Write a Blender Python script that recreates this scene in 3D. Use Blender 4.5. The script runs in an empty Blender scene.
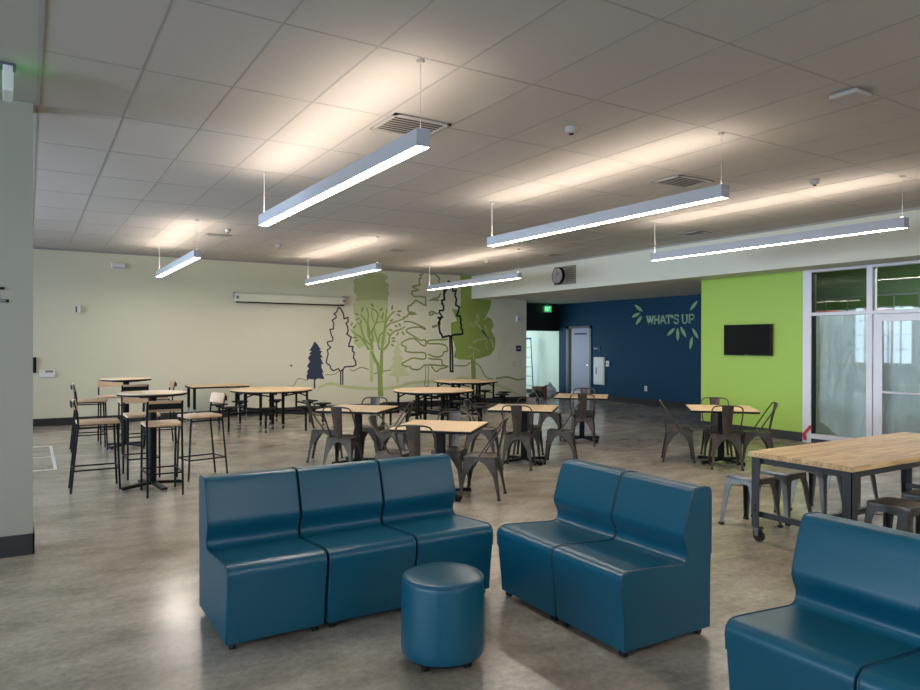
import bpy, bmesh, math, random
from mathutils import Vector, Matrix
random.seed(7)
C = bpy.context.scene.collection
PI = math.pi

# ------------------------------------------------------------------ camera geometry
F, YAW, PIT, ROLL, H = 700.25, math.radians(31.6456), math.radians(-0.1125), math.radians(0.1552), 1.63
_cy, _sy = math.cos(YAW), math.sin(YAW)
_f = Vector((_sy*math.cos(PIT), _cy*math.cos(PIT), math.sin(PIT)))
_r = Vector((_cy, -_sy, 0)); _u = _r.cross(_f)
R2 = _r*math.cos(ROLL) + _u*math.sin(ROLL); U2 = -_r*math.sin(ROLL) + _u*math.cos(ROLL)
CAM = Vector((0, 0, H))
def ray(x, y): return R2*((x-460)/F) - U2*((y-345)/F) + _f
def at(x, y, z):
    v = ray(x, y); return CAM + v*((z-H)/v.z)
def onx(x, y, X):
    v = ray(x, y); return CAM + v*(X/v.x)
def ony(x, y, Y):
    v = ray(x, y); return CAM + v*(Y/v.y)

# ------------------------------------------------------------------ materials
def mat(name, col, rough=0.5, metal=0.0, emit=None, es=0, spec=0.5, coat=0, noise=None, bump=None, alpha=None, trans=0):
    m = bpy.data.materials.new(name); m.use_nodes = True
    nt = m.node_tree; b = nt.nodes['Principled BSDF']
    b.inputs['Base Color'].default_value = (*col, 1); b.inputs['Roughness'].default_value = rough
    b.inputs['Metallic'].default_value = metal; b.inputs['Specular IOR Level'].default_value = spec
    if coat: b.inputs['Coat Weight'].default_value = coat; b.inputs['Coat Roughness'].default_value = 0.15
    if emit: b.inputs['Emission Color'].default_value = (*emit, 1); b.inputs['Emission Strength'].default_value = es
    if alpha is not None: b.inputs['Alpha'].default_value = alpha
    if trans: b.inputs['Transmission Weight'].default_value = trans
    if noise:
        sc, amt, col2 = noise
        tc = nt.nodes.new('ShaderNodeTexCoord'); n = nt.nodes.new('ShaderNodeTexNoise')
        n.inputs['Scale'].default_value = sc; n.inputs['Detail'].default_value = 5
        nt.links.new(tc.outputs['Object'], n.inputs['Vector'])
        cr = nt.nodes.new('ShaderNodeValToRGB')
        cr.color_ramp.elements[0].position = 0.5-amt; cr.color_ramp.elements[0].color = (*col, 1)
        cr.color_ramp.elements[1].position = 0.5+amt; cr.color_ramp.elements[1].color = (*col2, 1)
        nt.links.new(n.outputs['Fac'], cr.inputs['Fac']); nt.links.new(cr.outputs['Color'], b.inputs['Base Color'])
    if bump:
        tc = nt.nodes.new('ShaderNodeTexCoord'); n = nt.nodes.new('ShaderNodeTexNoise')
        n.inputs['Scale'].default_value = bump[0]; n.inputs['Detail'].default_value = 3
        nt.links.new(tc.outputs['Object'], n.inputs['Vector'])
        bp = nt.nodes.new('ShaderNodeBump'); bp.inputs['Strength'].default_value = bump[1]; bp.inputs['Distance'].default_value = 0.01
        nt.links.new(n.outputs['Fac'], bp.inputs['Height']); nt.links.new(bp.outputs['Normal'], b.inputs['Normal'])
    return m

M = {}
M['wall'] = mat('cream_paint', (0.665, 0.645, 0.50), 0.6, bump=(180, 0.04))
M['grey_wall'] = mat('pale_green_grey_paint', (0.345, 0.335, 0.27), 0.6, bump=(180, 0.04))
M['beam'] = mat('bulkhead_paint', (0.64, 0.63, 0.52), 0.65)
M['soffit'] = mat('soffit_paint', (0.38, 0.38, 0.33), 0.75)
M['soffit2'] = mat('soffit_white_paint', (0.66, 0.65, 0.58), 0.75)
M['green'] = mat('lime_green_paint', (0.36, 0.53, 0.08), 0.5, bump=(180, 0.03))
M['blue'] = mat('navy_paint', (0.005, 0.044, 0.092), 0.6, spec=0.25, bump=(180, 0.03))
M['black_wall'] = mat('charcoal_paint', (0.012, 0.016, 0.018), 0.6)
M['white_wall'] = mat('white_corridor_paint', (0.72, 0.8, 0.7), 0.5)
M['base'] = mat('charcoal_rubber_base', (0.022, 0.021, 0.022), 0.45)
M['tile'] = mat('ceiling_tile', (0.43, 0.405, 0.375), 0.9, noise=(60, 0.3, (0.455, 0.43, 0.40)))
M['grid'] = mat('ceiling_grid_metal', (0.33, 0.31, 0.285), 0.7)
M['vinyl'] = mat('teal_blue_vinyl', (0.003, 0.074, 0.122), 0.30, spec=0.42, noise=(3.5, 0.35, (0.006, 0.083, 0.137)), bump=(260, 0.06))
M['seam'] = mat('navy_piping', (0.006, 0.055, 0.095), 0.35)
M['black'] = mat('black_steel', (0.006, 0.006, 0.0065), 0.55, spec=0.18)
M['rubber'] = mat('black_rubber', (0.01, 0.01, 0.01), 0.6)
M['gun'] = mat('gunmetal_steel', (0.06, 0.046, 0.036), 0.42, metal=0.7, noise=(9, 0.25, (0.105, 0.085, 0.07)))
M['gunlight'] = mat('raw_steel', (0.10, 0.095, 0.09), 0.32, metal=0.85, noise=(8, 0.3, (0.19, 0.185, 0.175)))
M['seatbrown'] = mat('brown_patina_steel', (0.13, 0.105, 0.08), 0.45, metal=0.6, noise=(12, 0.3, (0.2, 0.165, 0.13)))
M['lam'] = mat('maple_laminate', (0.72, 0.50, 0.28), 0.4, noise=(14, 0.3, (0.78, 0.56, 0.33)))
M['lampale'] = mat('pale_maple_laminate', (0.72, 0.55, 0.36), 0.4, noise=(14, 0.3, (0.77, 0.6, 0.40)))
M['ply'] = mat('bent_plywood', (0.56, 0.37, 0.23), 0.45, noise=(10, 0.3, (0.64, 0.45, 0.29)))
M['plydark'] = mat('shaded_plywood', (0.40, 0.27, 0.15), 0.5, noise=(10, 0.3, (0.45, 0.31, 0.18)))
M['chrome'] = mat('chrome', (0.7, 0.7, 0.7), 0.18, metal=1)
M['alu'] = mat('clear_aluminium', (0.70, 0.68, 0.71), 0.45, metal=0.1)
M['steelpaint'] = mat('charcoal_painted_steel', (0.055, 0.06, 0.066), 0.45, metal=0.3)
M['white'] = mat('white_plastic', (0.75, 0.74, 0.72), 0.4)
M['lampbody'] = mat('white_powder_coat', (0.44, 0.45, 0.49), 0.4)
M['diff'] = mat('led_diffuser', (0.9, 0.9, 0.9), 0.5, emit=(1.0, 0.90, 0.80), es=29)
M['uplens'] = mat('led_uplight_lens', (0.9, 0.9, 0.9), 0.5, emit=(1.0, 0.84, 0.70), es=17)
M['wire'] = mat('cable_white', (0.6, 0.58, 0.55), 0.5)
M['vent'] = mat('vent_dark', (0.035, 0.03, 0.028), 0.7)
M['ventframe'] = mat('vent_frame_grey', (0.42, 0.40, 0.37), 0.6)
M['screen'] = mat('tv_glass', (0.003, 0.003, 0.004), 0.15, spec=0.25)
M['tvbody'] = mat('tv_plastic', (0.005, 0.005, 0.006), 0.4, spec=0.25)
M['exitg'] = mat('exit_green', (0.0, 0.25, 0.1), 0.5, emit=(0.05, 0.9, 0.30), es=0.35)
M['exitl'] = mat('exit_letters', (0.8, 1, 0.8), 0.5, emit=(0.5, 1.0, 0.6), es=0.55)
M['leaf'] = mat('painted_leaf_green', (0.27, 0.44, 0.20), 0.6)
M['letter'] = mat('painted_letter_green', (0.36, 0.52, 0.36), 0.6)
M['navy'] = mat('mural_navy', (0.018, 0.032, 0.07), 0.6)
M['ink'] = mat('mural_black', (0.012, 0.016, 0.025), 0.6)
M['olive'] = mat('mural_olive_line', (0.27, 0.33, 0.11), 0.6)
M['branch'] = mat('mural_branch_green', (0.27, 0.36, 0.10), 0.6)
M['treegreen'] = mat('mural_leaf_green', (0.27, 0.36, 0.075), 0.6)
M['pale1'] = mat('mural_pale_green', (0.50, 0.56, 0.27), 0.6)
M['pale2'] = mat('mural_pale_lime', (0.56, 0.60, 0.33), 0.6)
M['paleup'] = mat('mural_moss', (0.42, 0.47, 0.22), 0.6)
M['hill'] = mat('mural_hill', (0.50, 0.56, 0.27), 0.6)
M['paleline'] = mat('mural_pale_line', (0.42, 0.47, 0.27), 0.6)
M['greyline'] = mat('mural_grey_line', (0.50, 0.51, 0.42), 0.6)
M['doorwhite'] = mat('door_grey_paint', (0.33, 0.35, 0.43), 0.45)
M['doorframe'] = mat('door_frame_grey', (0.10, 0.105, 0.125), 0.45)
M['bluesign'] = mat('sign_blue', (0.008, 0.02, 0.11), 0.5)
M['ladder'] = mat('ladder_blue', (0.02, 0.17, 0.55), 0.45)
M['cardboard'] = mat('cardboard', (0.33, 0.2, 0.12), 0.8)
M['bag'] = mat('white_polythene', (0.75, 0.78, 0.85), 0.35)
M['blackbag'] = mat('black_polythene', (0.01, 0.01, 0.012), 0.3)
M['red'] = mat('red_ribbon', (0.5, 0.015, 0.02), 0.5)
M['redbox'] = mat('red_plastic', (0.22, 0.012, 0.01), 0.5)
M['tape'] = mat('white_floor_tape', (0.62, 0.6, 0.56), 0.6)
M['darkroom'] = mat('dark_green_paint', (0.06, 0.115, 0.03), 0.6)
M['clockface'] = mat('clock_face', (0.38, 0.35, 0.35), 0.3)
M['plate'] = mat('grey_plate', (0.24, 0.21, 0.19), 0.4, metal=0.3)
M['winlight'] = mat('daylight_sky_pane', (0.5, 0.6, 0.8), 0.5, emit=(0.55, 0.75, 1.0), es=3)

def glass(name, tint=(0.9, 0.95, 0.93)):
    m = bpy.data.materials.new(name); m.use_nodes = True; nt = m.node_tree
    nt.nodes.clear(); o = nt.nodes.new('ShaderNodeOutputMaterial'); mx = nt.nodes.new('ShaderNodeMixShader')
    t = nt.nodes.new('ShaderNodeBsdfTransparent'); t.inputs[0].default_value = (*tint, 1)
    g = nt.nodes.new('ShaderNodeBsdfGlossy'); g.inputs['Roughness'].default_value = 0.02
    fr = nt.nodes.new('ShaderNodeFresnel'); fr.inputs[0].default_value = 1.5
    nt.links.new(fr.outputs[0], mx.inputs[0]); nt.links.new(t.outputs[0], mx.inputs[1]); nt.links.new(g.outputs[0], mx.inputs[2])
    nt.links.new(mx.outputs[0], o.inputs[0]); return m
M['glass'] = glass('window_glass')
def sheetmat():
    m = bpy.data.materials.new('translucent_sheet'); m.use_nodes = True; nt = m.node_tree
    b = nt.nodes['Principled BSDF']; b.inputs['Base Color'].default_value = (0.78, 0.76, 0.76, 1)
    b.inputs['Roughness'].default_value = 0.3; b.inputs['Alpha'].default_value = 0.9
    tc = nt.nodes.new('ShaderNodeTexCoord'); mp = nt.nodes.new('ShaderNodeMapping'); mp.inputs['Scale'].default_value = (1, 2.2, 0.9)
    n = nt.nodes.new('ShaderNodeTexNoise'); n.inputs['Scale'].default_value = 2.4; n.inputs['Detail'].default_value = 4; n.inputs['Distortion'].default_value = 1.5
    bp = nt.nodes.new('ShaderNodeBump'); bp.inputs['Strength'].default_value = 0.5; bp.inputs['Distance'].default_value = 0.08
    nt.links.new(tc.outputs['Object'], mp.inputs[0]); nt.links.new(mp.outputs[0], n.inputs['Vector'])
    nt.links.new(n.outputs['Fac'], bp.inputs['Height']); nt.links.new(bp.outputs['Normal'], b.inputs['Normal'])
    return m
M['sheet'] = sheetmat()

def floormat():
    m = bpy.data.materials.new('polished_concrete'); m.use_nodes = True; nt = m.node_tree; L = nt.links
    b = nt.nodes['Principled BSDF']; tc = nt.nodes.new('ShaderNodeTexCoord')
    def noise(sc, det, dist=0, rough=0.6, mapscale=None):
        n = nt.nodes.new('ShaderNodeTexNoise'); n.inputs['Scale'].default_value = sc; n.inputs['Detail'].default_value = det
        n.inputs['Distortion'].default_value = dist; n.inputs['Roughness'].default_value = rough
        if mapscale:
            mp = nt.nodes.new('ShaderNodeMapping'); mp.inputs['Scale'].default_value = mapscale; mp.inputs['Rotation'].default_value = (0, 0, 0.5)
            L.new(tc.outputs['Object'], mp.inputs[0]); L.new(mp.outputs[0], n.inputs['Vector'])
        else: L.new(tc.outputs['Object'], n.inputs['Vector'])
        return n
    def ramp(src, p0, c0, p1, c1):
        r = nt.nodes.new('ShaderNodeValToRGB'); r.color_ramp.elements[0].position = p0; r.color_ramp.elements[0].color = (*c0, 1)
        r.color_ramp.elements[1].position = p1; r.color_ramp.elements[1].color = (*c1, 1); L.new(src, r.inputs[0]); return r
    def mix(kind, fac, a, bb):
        x = nt.nodes.new('ShaderNodeMix'); x.data_type = 'RGBA'; x.blend_type = kind; x.inputs[0].default_value = fac
        L.new(a, x.inputs[6]); L.new(bb, x.inputs[7]); return x.outputs[2]
    big = ramp(noise(0.55, 5, 0.3, 0.55).outputs['Fac'], 0.33, (0.31, 0.262, 0.205), 0.68, (0.47, 0.425, 0.365))
    med = ramp(noise(2.2, 5, 0.2, 0.55, (1, 1.8, 1)).outputs['Fac'], 0.3, (0.66, 0.64, 0.61), 0.7, (1.14, 1.14, 1.13))
    fine = ramp(noise(22, 6, 0.0, 0.7).outputs['Fac'], 0.28, (0.72, 0.71, 0.69), 0.72, (1.16, 1.16, 1.16))
    c = mix('MULTIPLY', 1, big.outputs[0], med.outputs[0]); c = mix('MULTIPLY', 1, c, fine.outputs[0])
    # light specks
    sp = ramp(noise(55, 3, 0, 0.9).outputs['Fac'], 0.73, (0, 0, 0), 0.80, (0.35, 0.33, 0.31))
    c = mix('ADD', 1, c, sp.outputs[0])
    # thin cracks
    v = nt.nodes.new('ShaderNodeTexVoronoi'); v.feature = 'DISTANCE_TO_EDGE'; v.inputs['Scale'].default_value = 0.33
    wn = noise(1.6, 5); ad = nt.nodes.new('ShaderNodeMix'); ad.data_type = 'RGBA'; ad.blend_type = 'ADD'; ad.inputs[0].default_value = 0.25
    L.new(tc.outputs['Object'], ad.inputs[6]); L.new(wn.outputs['Color'], ad.inputs[7]); L.new(ad.outputs[2], v.inputs['Vector'])
    cr = ramp(v.outputs['Distance'], 0.0, (0.72, 0.71, 0.70), 0.004, (1, 1, 1)); c = mix('MULTIPLY', 0.0, c, cr.outputs[0])
    L.new(c, b.inputs['Base Color'])
    rr = nt.nodes.new('ShaderNodeMapRange'); rr.inputs[1].default_value = 0.3; rr.inputs[2].default_value = 0.7
    rr.inputs[3].default_value = 0.20; rr.inputs[4].default_value = 0.265
    L.new(noise(1.1, 3, 0.2).outputs['Fac'], rr.inputs[0]); L.new(rr.outputs[0], b.inputs['Roughness'])
    b.inputs['Specular IOR Level'].default_value = 0.55
    bn = noise(5, 3); bp = nt.nodes.new('ShaderNodeBump'); bp.inputs['Strength'].default_value = 0.02; bp.inputs['Distance'].default_value = 0.01
    L.new(bn.outputs['Fac'], bp.inputs['Height']); L.new(bp.outputs[0], b.inputs['Normal'])
    return m
M['floor'] = floormat()
def butcher():
    m = bpy.data.materials.new('butcher_block'); m.use_nodes = True; nt = m.node_tree; L = nt.links
    b = nt.nodes['Principled BSDF']; b.inputs['Roughness'].default_value = 0.36
    tc = nt.nodes.new('ShaderNodeTexCoord'); mp = nt.nodes.new('ShaderNodeMapping')
    L.new(tc.outputs['Object'], mp.inputs[0])
    br = nt.nodes.new('ShaderNodeTexBrick'); br.inputs['Scale'].default_value = 1; br.inputs['Mortar Size'].default_value = 0.0008
    br.inputs['Brick Width'].default_value = 0.55; br.inputs['Row Height'].default_value = 0.042; br.offset = 0.37; br.offset_frequency = 1
    br.inputs['Color1'].default_value = (0.55, 0.33, 0.15, 1); br.inputs['Color2'].default_value = (0.76, 0.53, 0.28, 1)
    br.inputs['Mortar'].default_value = (0.5, 0.32, 0.16, 1); br.inputs['Bias'].default_value = 0.15
    L.new(mp.outputs[0], br.inputs['Vector'])
    n = nt.nodes.new('ShaderNodeTexNoise'); mp2 = nt.nodes.new('ShaderNodeMapping'); mp2.inputs['Scale'].default_value = (1.2, 22, 22)
    L.new(tc.outputs['Object'], mp2.inputs[0]); L.new(mp2.outputs[0], n.inputs['Vector']); n.inputs['Scale'].default_value = 2.2; n.inputs['Detail'].default_value = 6
    r = nt.nodes.new('ShaderNodeValToRGB'); r.color_ramp.elements[0].position = 0.36; r.color_ramp.elements[0].color = (0.62, 0.56, 0.5, 1)
    r.color_ramp.elements[1].position = 0.52; r.color_ramp.elements[1].color = (1.06, 1.06, 1.05, 1); L.new(n.outputs['Fac'], r.inputs[0])
    x = nt.nodes.new('ShaderNodeMix'); x.data_type = 'RGBA'; x.blend_type = 'MULTIPLY'; x.inputs[0].default_value = 0.8
    L.new(br.outputs['Color'], x.inputs[6]); L.new(r.outputs[0], x.inputs[7]); L.new(x.outputs[2], b.inputs['Base Color'])
    return m
M['butcher'] = butcher()

# ------------------------------------------------------------------ mesh helpers
class MB:
    def __init__(s): s.v = []; s.f = []
    def add(s, vs, fs):
        n = len(s.v); s.v += [tuple(v) for v in vs]; s.f += [tuple(i+n for i in f) for f in fs]; return s
    def box(s, x0, x1, y0, y1, z0, z1):
        vs = [(x0,y0,z0),(x1,y0,z0),(x1,y1,z0),(x0,y1,z0),(x0,y0,z1),(x1,y0,z1),(x1,y1,z1),(x0,y1,z1)]
        return s.add(vs, [(0,3,2,1),(4,5,6,7),(0,1,5,4),(1,2,6,5),(2,3,7,6),(3,0,4,7)])
    def cbox(s, cx, cy, cz, sx, sy, sz): return s.box(cx-sx/2, cx+sx/2, cy-sy/2, cy+sy/2, cz-sz/2, cz+sz/2)
    def bar(s, p0, p1, w, h=None):           # rectangular bar between two points
        h = h or w; p0 = Vector(p0); p1 = Vector(p1); d = (p1-p0).normalized()
        up = Vector((0,0,1)) if abs(d.z) < 0.95 else Vector((0,1,0))
        a = d.cross(up).normalized()*(w/2); b = a.cross(d).normalized()*(h/2)
        vs = [p0-a-b, p0+a-b, p0+a+b, p0-a+b, p1-a-b, p1+a-b, p1+a+b, p1-a+b]
        return s.add(vs, [(0,3,2,1),(4,5,6,7),(0,1,5,4),(1,2,6,5),(2,3,7,6),(3,0,4,7)])
    def tube(s, pts, r, n=8, r1=None, closed=False):
        pts = [Vector(p) for p in pts]; N = len(pts); rings = []; prev = None
        for i, p in enumerate(pts):
            if closed: d = (pts[(i+1) % N]-pts[i-1]).normalized()
            else: d = (pts[min(i+1, N-1)]-pts[max(i-1, 0)]).normalized()
            if prev is None:
                up = Vector((0,0,1)) if abs(d.z) < 0.9 else Vector((0,1,0))
                a = d.cross(up).normalized()
            else: a = (prev - d*prev.dot(d)).normalized()
            prev = a; b = d.cross(a); rr = r if r1 is None else r+(r1-r)*i/(N-1)
            rings.append([p + a*math.cos(2*PI*k/n)*rr + b*math.sin(2*PI*k/n)*rr for k in range(n)])
        vs = [v for g in rings for v in g]; fs = []
        for i in range(N if closed else N-1):
            for k in range(n):
                j = (i+1) % N
                fs.append((i*n+k, i*n+(k+1) % n, j*n+(k+1) % n, j*n+k))
        if not closed: fs += [tuple(range(n))[::-1], tuple((N-1)*n+k for k in range(n))]
        return s.add(vs, fs)
    def lathe(s, prof, cx=0, cy=0, n=32, sy=1):       # prof (r, z) bottom to top
        vs = []; fs = []; m = len(prof)
        for r, z in prof:
            vs += [(cx+r*math.cos(2*PI*k/n), cy+sy*r*math.sin(2*PI*k/n), z) for k in range(n)]
        for i in range(m-1):
            for k in range(n): fs.append((i*n+k, i*n+(k+1) % n, (i+1)*n+(k+1) % n, (i+1)*n+k))
        fs += [tuple(range(n))[::-1], tuple((m-1)*n+k for k in range(n))]
        return s.add(vs, fs)
    def disc_x(s, c, r, t, n=24, axis='X'):
        c = Vector(c); vs = []
        for e in (-t/2, t/2):
            for k in range(n):
                a, b = r*math.cos(2*PI*k/n), r*math.sin(2*PI*k/n)
                vs.append(c + (Vector((e, a, b)) if axis == 'X' else Vector((a, e, b)) if axis == 'Y' else Vector((a, b, e))))
        fs = [tuple(range(n))[::-1], tuple(range(n, 2*n))] + [(k, (k+1) % n, n+(k+1) % n, n+k) for k in range(n)]
        return s.add(vs, fs)
    def prism(s, poly, off):                           # 3-D polygon pushed along a vector
        off = Vector(off); n = len(poly); vs = [Vector(p) for p in poly]; vs += [p+off for p in vs]
        fs = [tuple(range(n))[::-1], tuple(range(n, 2*n))] + [(k, (k+1) % n, n+(k+1) % n, n+k) for k in range(n)]
        return s.add(vs, fs)
    def xf(s, mtx):
        s.v = [tuple(mtx @ Vector(v)) for v in s.v]; return s
    def build(s, name, m, parent=None, bevel=0, smooth=False, seg=2):
        me = bpy.data.meshes.new(name); me.from_pydata(s.v, [], s.f)
        bm = bmesh.new(); bm.from_mesh(me); bmesh.ops.recalc_face_normals(bm, faces=bm.faces); bm.to_mesh(me); bm.free()
        me.materials.append(M[m] if isinstance(m, str) else m)
        o = bpy.data.objects.new(name, me); C.objects.link(o)
        if parent: o.parent = parent
        if bevel:
            b = o.modifiers.new('bevel', 'BEVEL'); b.width = bevel; b.segments = seg; b.limit_method = 'ANGLE'; b.angle_limit = math.radians(35)
        if smooth or bevel:
            me.shade_smooth(); me.set_sharp_from_angle(angle=math.radians(40))
        return o
def tag(o, label, cat, group=None, kind=None):
    o['label'] = label; o['category'] = cat
    if group: o['group'] = group
    if kind: o['kind'] = kind
    return o
def struct(o): o['kind'] = 'structure'; return o
def thing(name, label, cat, loc=(0,0,0), rz=0, group=None):
    o = bpy.data.objects.new(name, None); C.objects.link(o); o.empty_display_size = 0.1
    o.location = loc; o.rotation_euler = (0, 0, rz); return tag(o, label, cat, group)
def dup(root, loc, rz, label):
    r = root.copy(); C.objects.link(r); r.location = loc; r.rotation_euler = (0, 0, rz); r['label'] = label
    for ch in list(root.children):
        c = ch.copy(); C.objects.link(c); c.parent = r
        for g in list(ch.children):
            d = g.copy(); C.objects.link(d); d.parent = c
    return r
class Kind:                                           # builds once, then copies
    def __init__(s, maker): s.maker = maker; s.first = None
    def put(s, loc, rz, label):
        if s.first is None:
            s.first = s.maker(); s.first.location = loc; s.first.rotation_euler = (0, 0, rz); s.first['label'] = label; return s.first
        return dup(s.first, loc, rz, label)

# ------------------------------------------------------------------ room shell
CZ, YW, XP, YP, XG, XB, XBM = 3.47, 15.85, 0.03, 6.32, 11.1, 14.15, 10.13
SZ, BZ = 2.87, 2.83
YG = 9.1
struct(MB().box(-6, 20, -6, 21, -0.1, 0).build('floor', 'floor'))
struct(MB().box(0.07, XBM, -6, YW, CZ, CZ+0.1).build('ceiling', 'tile'))
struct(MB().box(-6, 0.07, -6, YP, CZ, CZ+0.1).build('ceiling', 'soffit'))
struct(MB().box(-6, 0.07, YP, YW, CZ, CZ+0.1).build('ceiling', 'tile'))
struct(MB().box(XBM+0.2, XB+0.1, YG-0.1, 17.05, SZ, SZ+0.09).box(XBM+0.2, XG+0.15, -6, YG-0.1, SZ, SZ+0.1).build('ceiling', 'soffit2'))
struct(MB().box(-6, 11.97, YW, YW+0.2, 0, 3.6).build('wall_back', 'wall'))
struct(MB().box(11.77, 11.97, YW+0.2, 20, 0, 3.0).build('wall_corridor_left', 'white_wall'))
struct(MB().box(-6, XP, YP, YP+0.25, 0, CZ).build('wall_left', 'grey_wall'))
struct(MB().box(XG, XG+0.15, 7.0, YG, 0, SZ).build('wall_right', 'green'))
struct(MB().box(XG+0.15, XB, YG-0.15, YG, 0, SZ).build('wall_right_return', 'blue'))
struct(MB().box(XB, XB+0.15, YG-0.15, 17.05, 0, SZ).build('wall_far_right', 'blue'))
struct(MB().box(XB, XB+0.15, 17.05, 20, 0, SZ).build('wall_corridor_right', 'white_wall'))
struct(MB().box(11.97, XB, 17.05, 17.25, 2.03, SZ).build('wall_corridor_header', 'black_wall'))
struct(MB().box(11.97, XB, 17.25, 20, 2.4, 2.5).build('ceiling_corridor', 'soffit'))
struct(MB().box(11.77, XB+0.15, 20, 20.2, 0, SZ).build('wall_corridor_end', 'white_wall'))
struct(MB().box(XBM, XBM+0.2, -6, YW, BZ, CZ+0.05).build('trim_1', 'beam'))      # bulkhead
# base boards
struct(MB().box(XP-0.1, 11.97, YW-0.012, YW, 0, 0.15).build('baseboard_back', 'base'))
struct(MB().box(-6, XP+0.012, YP-0.012, YP, 0, 0.16).box(XP, XP+0.012, YP-0.012, YP+0.25, 0, 0.16).build('baseboard_left', 'base'))
struct(MB().box(XG-0.012, XG, 7.0, YG+0.012, 0, 0.15).build('baseboard_right', 'base'))
struct(MB().box(XB-0.012, XB, YG, 15.58, 0, 0.15).box(XB-0.012, XB, 16.66, 20, 0, 0.13).build('baseboard_far_right', 'base'))
# ceiling T-grid
g = MB()
x = 0.65-0.595
xs = []
while x < XBM: xs.append(x); x += 0.5965
for x in xs: g.box(x-0.007, x+0.007, -4, YW, CZ-0.0022, CZ)
y = 2.79-1.177*5
while y < YW: g.box(0.07, XBM, y-0.007, y+0.007, CZ-0.002, CZ); y += 1.177
y = 6.33
struct(g.build('trim_2', 'grid'))
struct(MB().box(0.055, 0.075, -4, YP, CZ-0.008, CZ).build('trim_3', 'grid'))
struct(MB().box(0.07, XBM, YW-0.02, YW, CZ-0.03, CZ).box(XBM-0.02, XBM, -4, YW, CZ-0.03, CZ).build('trim_4', 'grid'))

# daylight side (behind and to the left of the camera): real window openings
def window_wall(name, axis, pos, a0, a1, wins, z0, z1):
    m = MB()
    def bx(p0, p1, za, zb):
        if axis == 'X': m.box(pos-0.2, pos, p0, p1, za, zb)
        else: m.box(p0, p1, pos-0.2, pos, za, zb)
    bx(a0, a1, 0, z0); bx(a0, a1, z1, CZ)
    cur = a0
    for w0, w1 in wins: bx(cur, w0, z0, z1); cur = w1
    bx(cur, a1, z0, z1)
    struct(m.build(name, 'wall'))
    for i, (w0, w1) in enumerate(wins):
        fr = MB(); n = 3
        def fb(p0, p1, za, zb):
            if axis == 'X': fr.box(pos-0.14, pos-0.06, p0, p1, za, zb)
            else: fr.box(p0, p1, pos-0.14, pos-0.06, za, zb)
        fb(w0, w1, z0, z0+0.05); fb(w0, w1, z1-0.05, z1)
        for k in range(n+1):
            p = w0 + (w1-w0-0.05)*k/n; fb(p, p+0.05, z0, z1)
        nm = max(2, round((w1-w0)/0.45))
        for k in range(1, nm): p = w0+(w1-w0)*k/nm; fb(p-0.012, p+0.012, z0, z1)
        for k in range(1, 4): zz = z0+(z1-z0)*k/4; fb(w0, w1, zz-0.012, zz+0.012)
        struct(fr.build('window_%d' % (len([o for o in C.objects if o.name.startswith('window_')])+1), 'alu'))
WX, WY = -5.0, -4.5
LW2 = [(7.2, 9.8), (10.3, 12.6), (13.0, 15.2)]
LW = [(-3.2, -0.4), (0.2, 3.0), (3.5, 5.7)]
RW = [(-3.5, -0.5), (0.2, 3.2), (4.0, 8.5)]
window_wall('wall_window_side', 'X', WX, WY, YP, LW, 0.9, 3.0)
window_wall('wall_behind', 'Y', WY, WX, XG, RW, 0.9, 3.0)
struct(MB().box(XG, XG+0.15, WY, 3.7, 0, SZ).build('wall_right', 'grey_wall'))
def area(name, loc, rot, sx, sy, energy, col):
    l = bpy.data.lights.new(name, 'AREA'); l.shape = 'RECTANGLE'; l.size = sx; l.size_y = sy; l.energy = energy; l.color = col
    o = bpy.data.objects.new(name, l); C.objects.link(o); o.location = loc; o.rotation_euler = rot; return o
DAY = (0.62, 0.80, 1.0)
window_wall('wall_window_side', 'X', WX, YP+0.25, YW, LW2, 0.9, 3.1)
for w0, w1 in LW2:
    aw = area('daylight', (WX-0.16, (w0+w1)/2, 2.0), (0, -PI/2, 0), 2.1, w1-w0-0.1, (45 if w0 < 12 else 18)*(w1-w0), DAY); aw.data.spread = math.radians(95)
for w0, w1 in LW: area('daylight', (WX-0.16, (w0+w1)/2, 1.95), (0, -PI/2, 0), 2.0, w1-w0-0.1, 42*(w1-w0), DAY)
for w0, w1 in RW: area('daylight', ((w0+w1)/2, WY-0.16, 1.95), (PI/2, 0, 0), w1-w0-0.1, 2.0, 8*(w1-w0), DAY)
# corridor window daylight (window on the corridor's left wall, out of sight)
area('corridor_daylight', (12.0, 18.6, 1.5), (0, -PI/2, 0), 1.8, 2.2, 36, (0.72, 0.9, 1.0))

# ------------------------------------------------------------------ pendant lights
def make_pendant():
    t = thing('pendant_light', '', 'light', group='linear pendant lights hanging from the tiled ceiling')
    L = 3.62; w = 0.10; h = 0.112
    hb = MB().box(-w/2, -w/2+0.004, 0, L, 0, h).box(w/2-0.004, w/2, 0, L, 0, h).box(-w/2, w/2, -0.003, 0.003, 0, h).box(-w/2, w/2, L-0.003, L+0.003, 0, h).box(-w/2+0.005, w/2-0.005, 0.004, L-0.004, 0.04, 0.06)
    hb.build('housing', 'lampbody', t)
    MB().box(-w/2+0.005, w/2-0.005, 0.005, L-0.005, 0.001, 0.012).build('diffuser', 'diff', t)
    MB().box(-w/2+0.012, w/2-0.012, 0.02, L-0.02, h-0.006, h-0.001).build('uplight_lens', 'uplens', t)
    top = CZ-2.90
    for k, yy in enumerate((0.04, L-0.04)):
        wv = MB().tube([(0, yy, h-0.02), (0, yy, top-0.01)], 0.0022 if k == 0 else 0.0045, 6); cb = wv.build('cable', 'wire', t)
        MB().lathe([(0.02, top-0.02), (0.028, top-0.01), (0.028, top-0.001)], 0, yy, 16).build('canopy', 'ventframe', t)
    MB().box(-0.006, 0.006, 0.02, 0.06, h-0.015, h+0.012).build('bracket', 'wire', t)
    return t
P = Kind(make_pendant)
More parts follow.
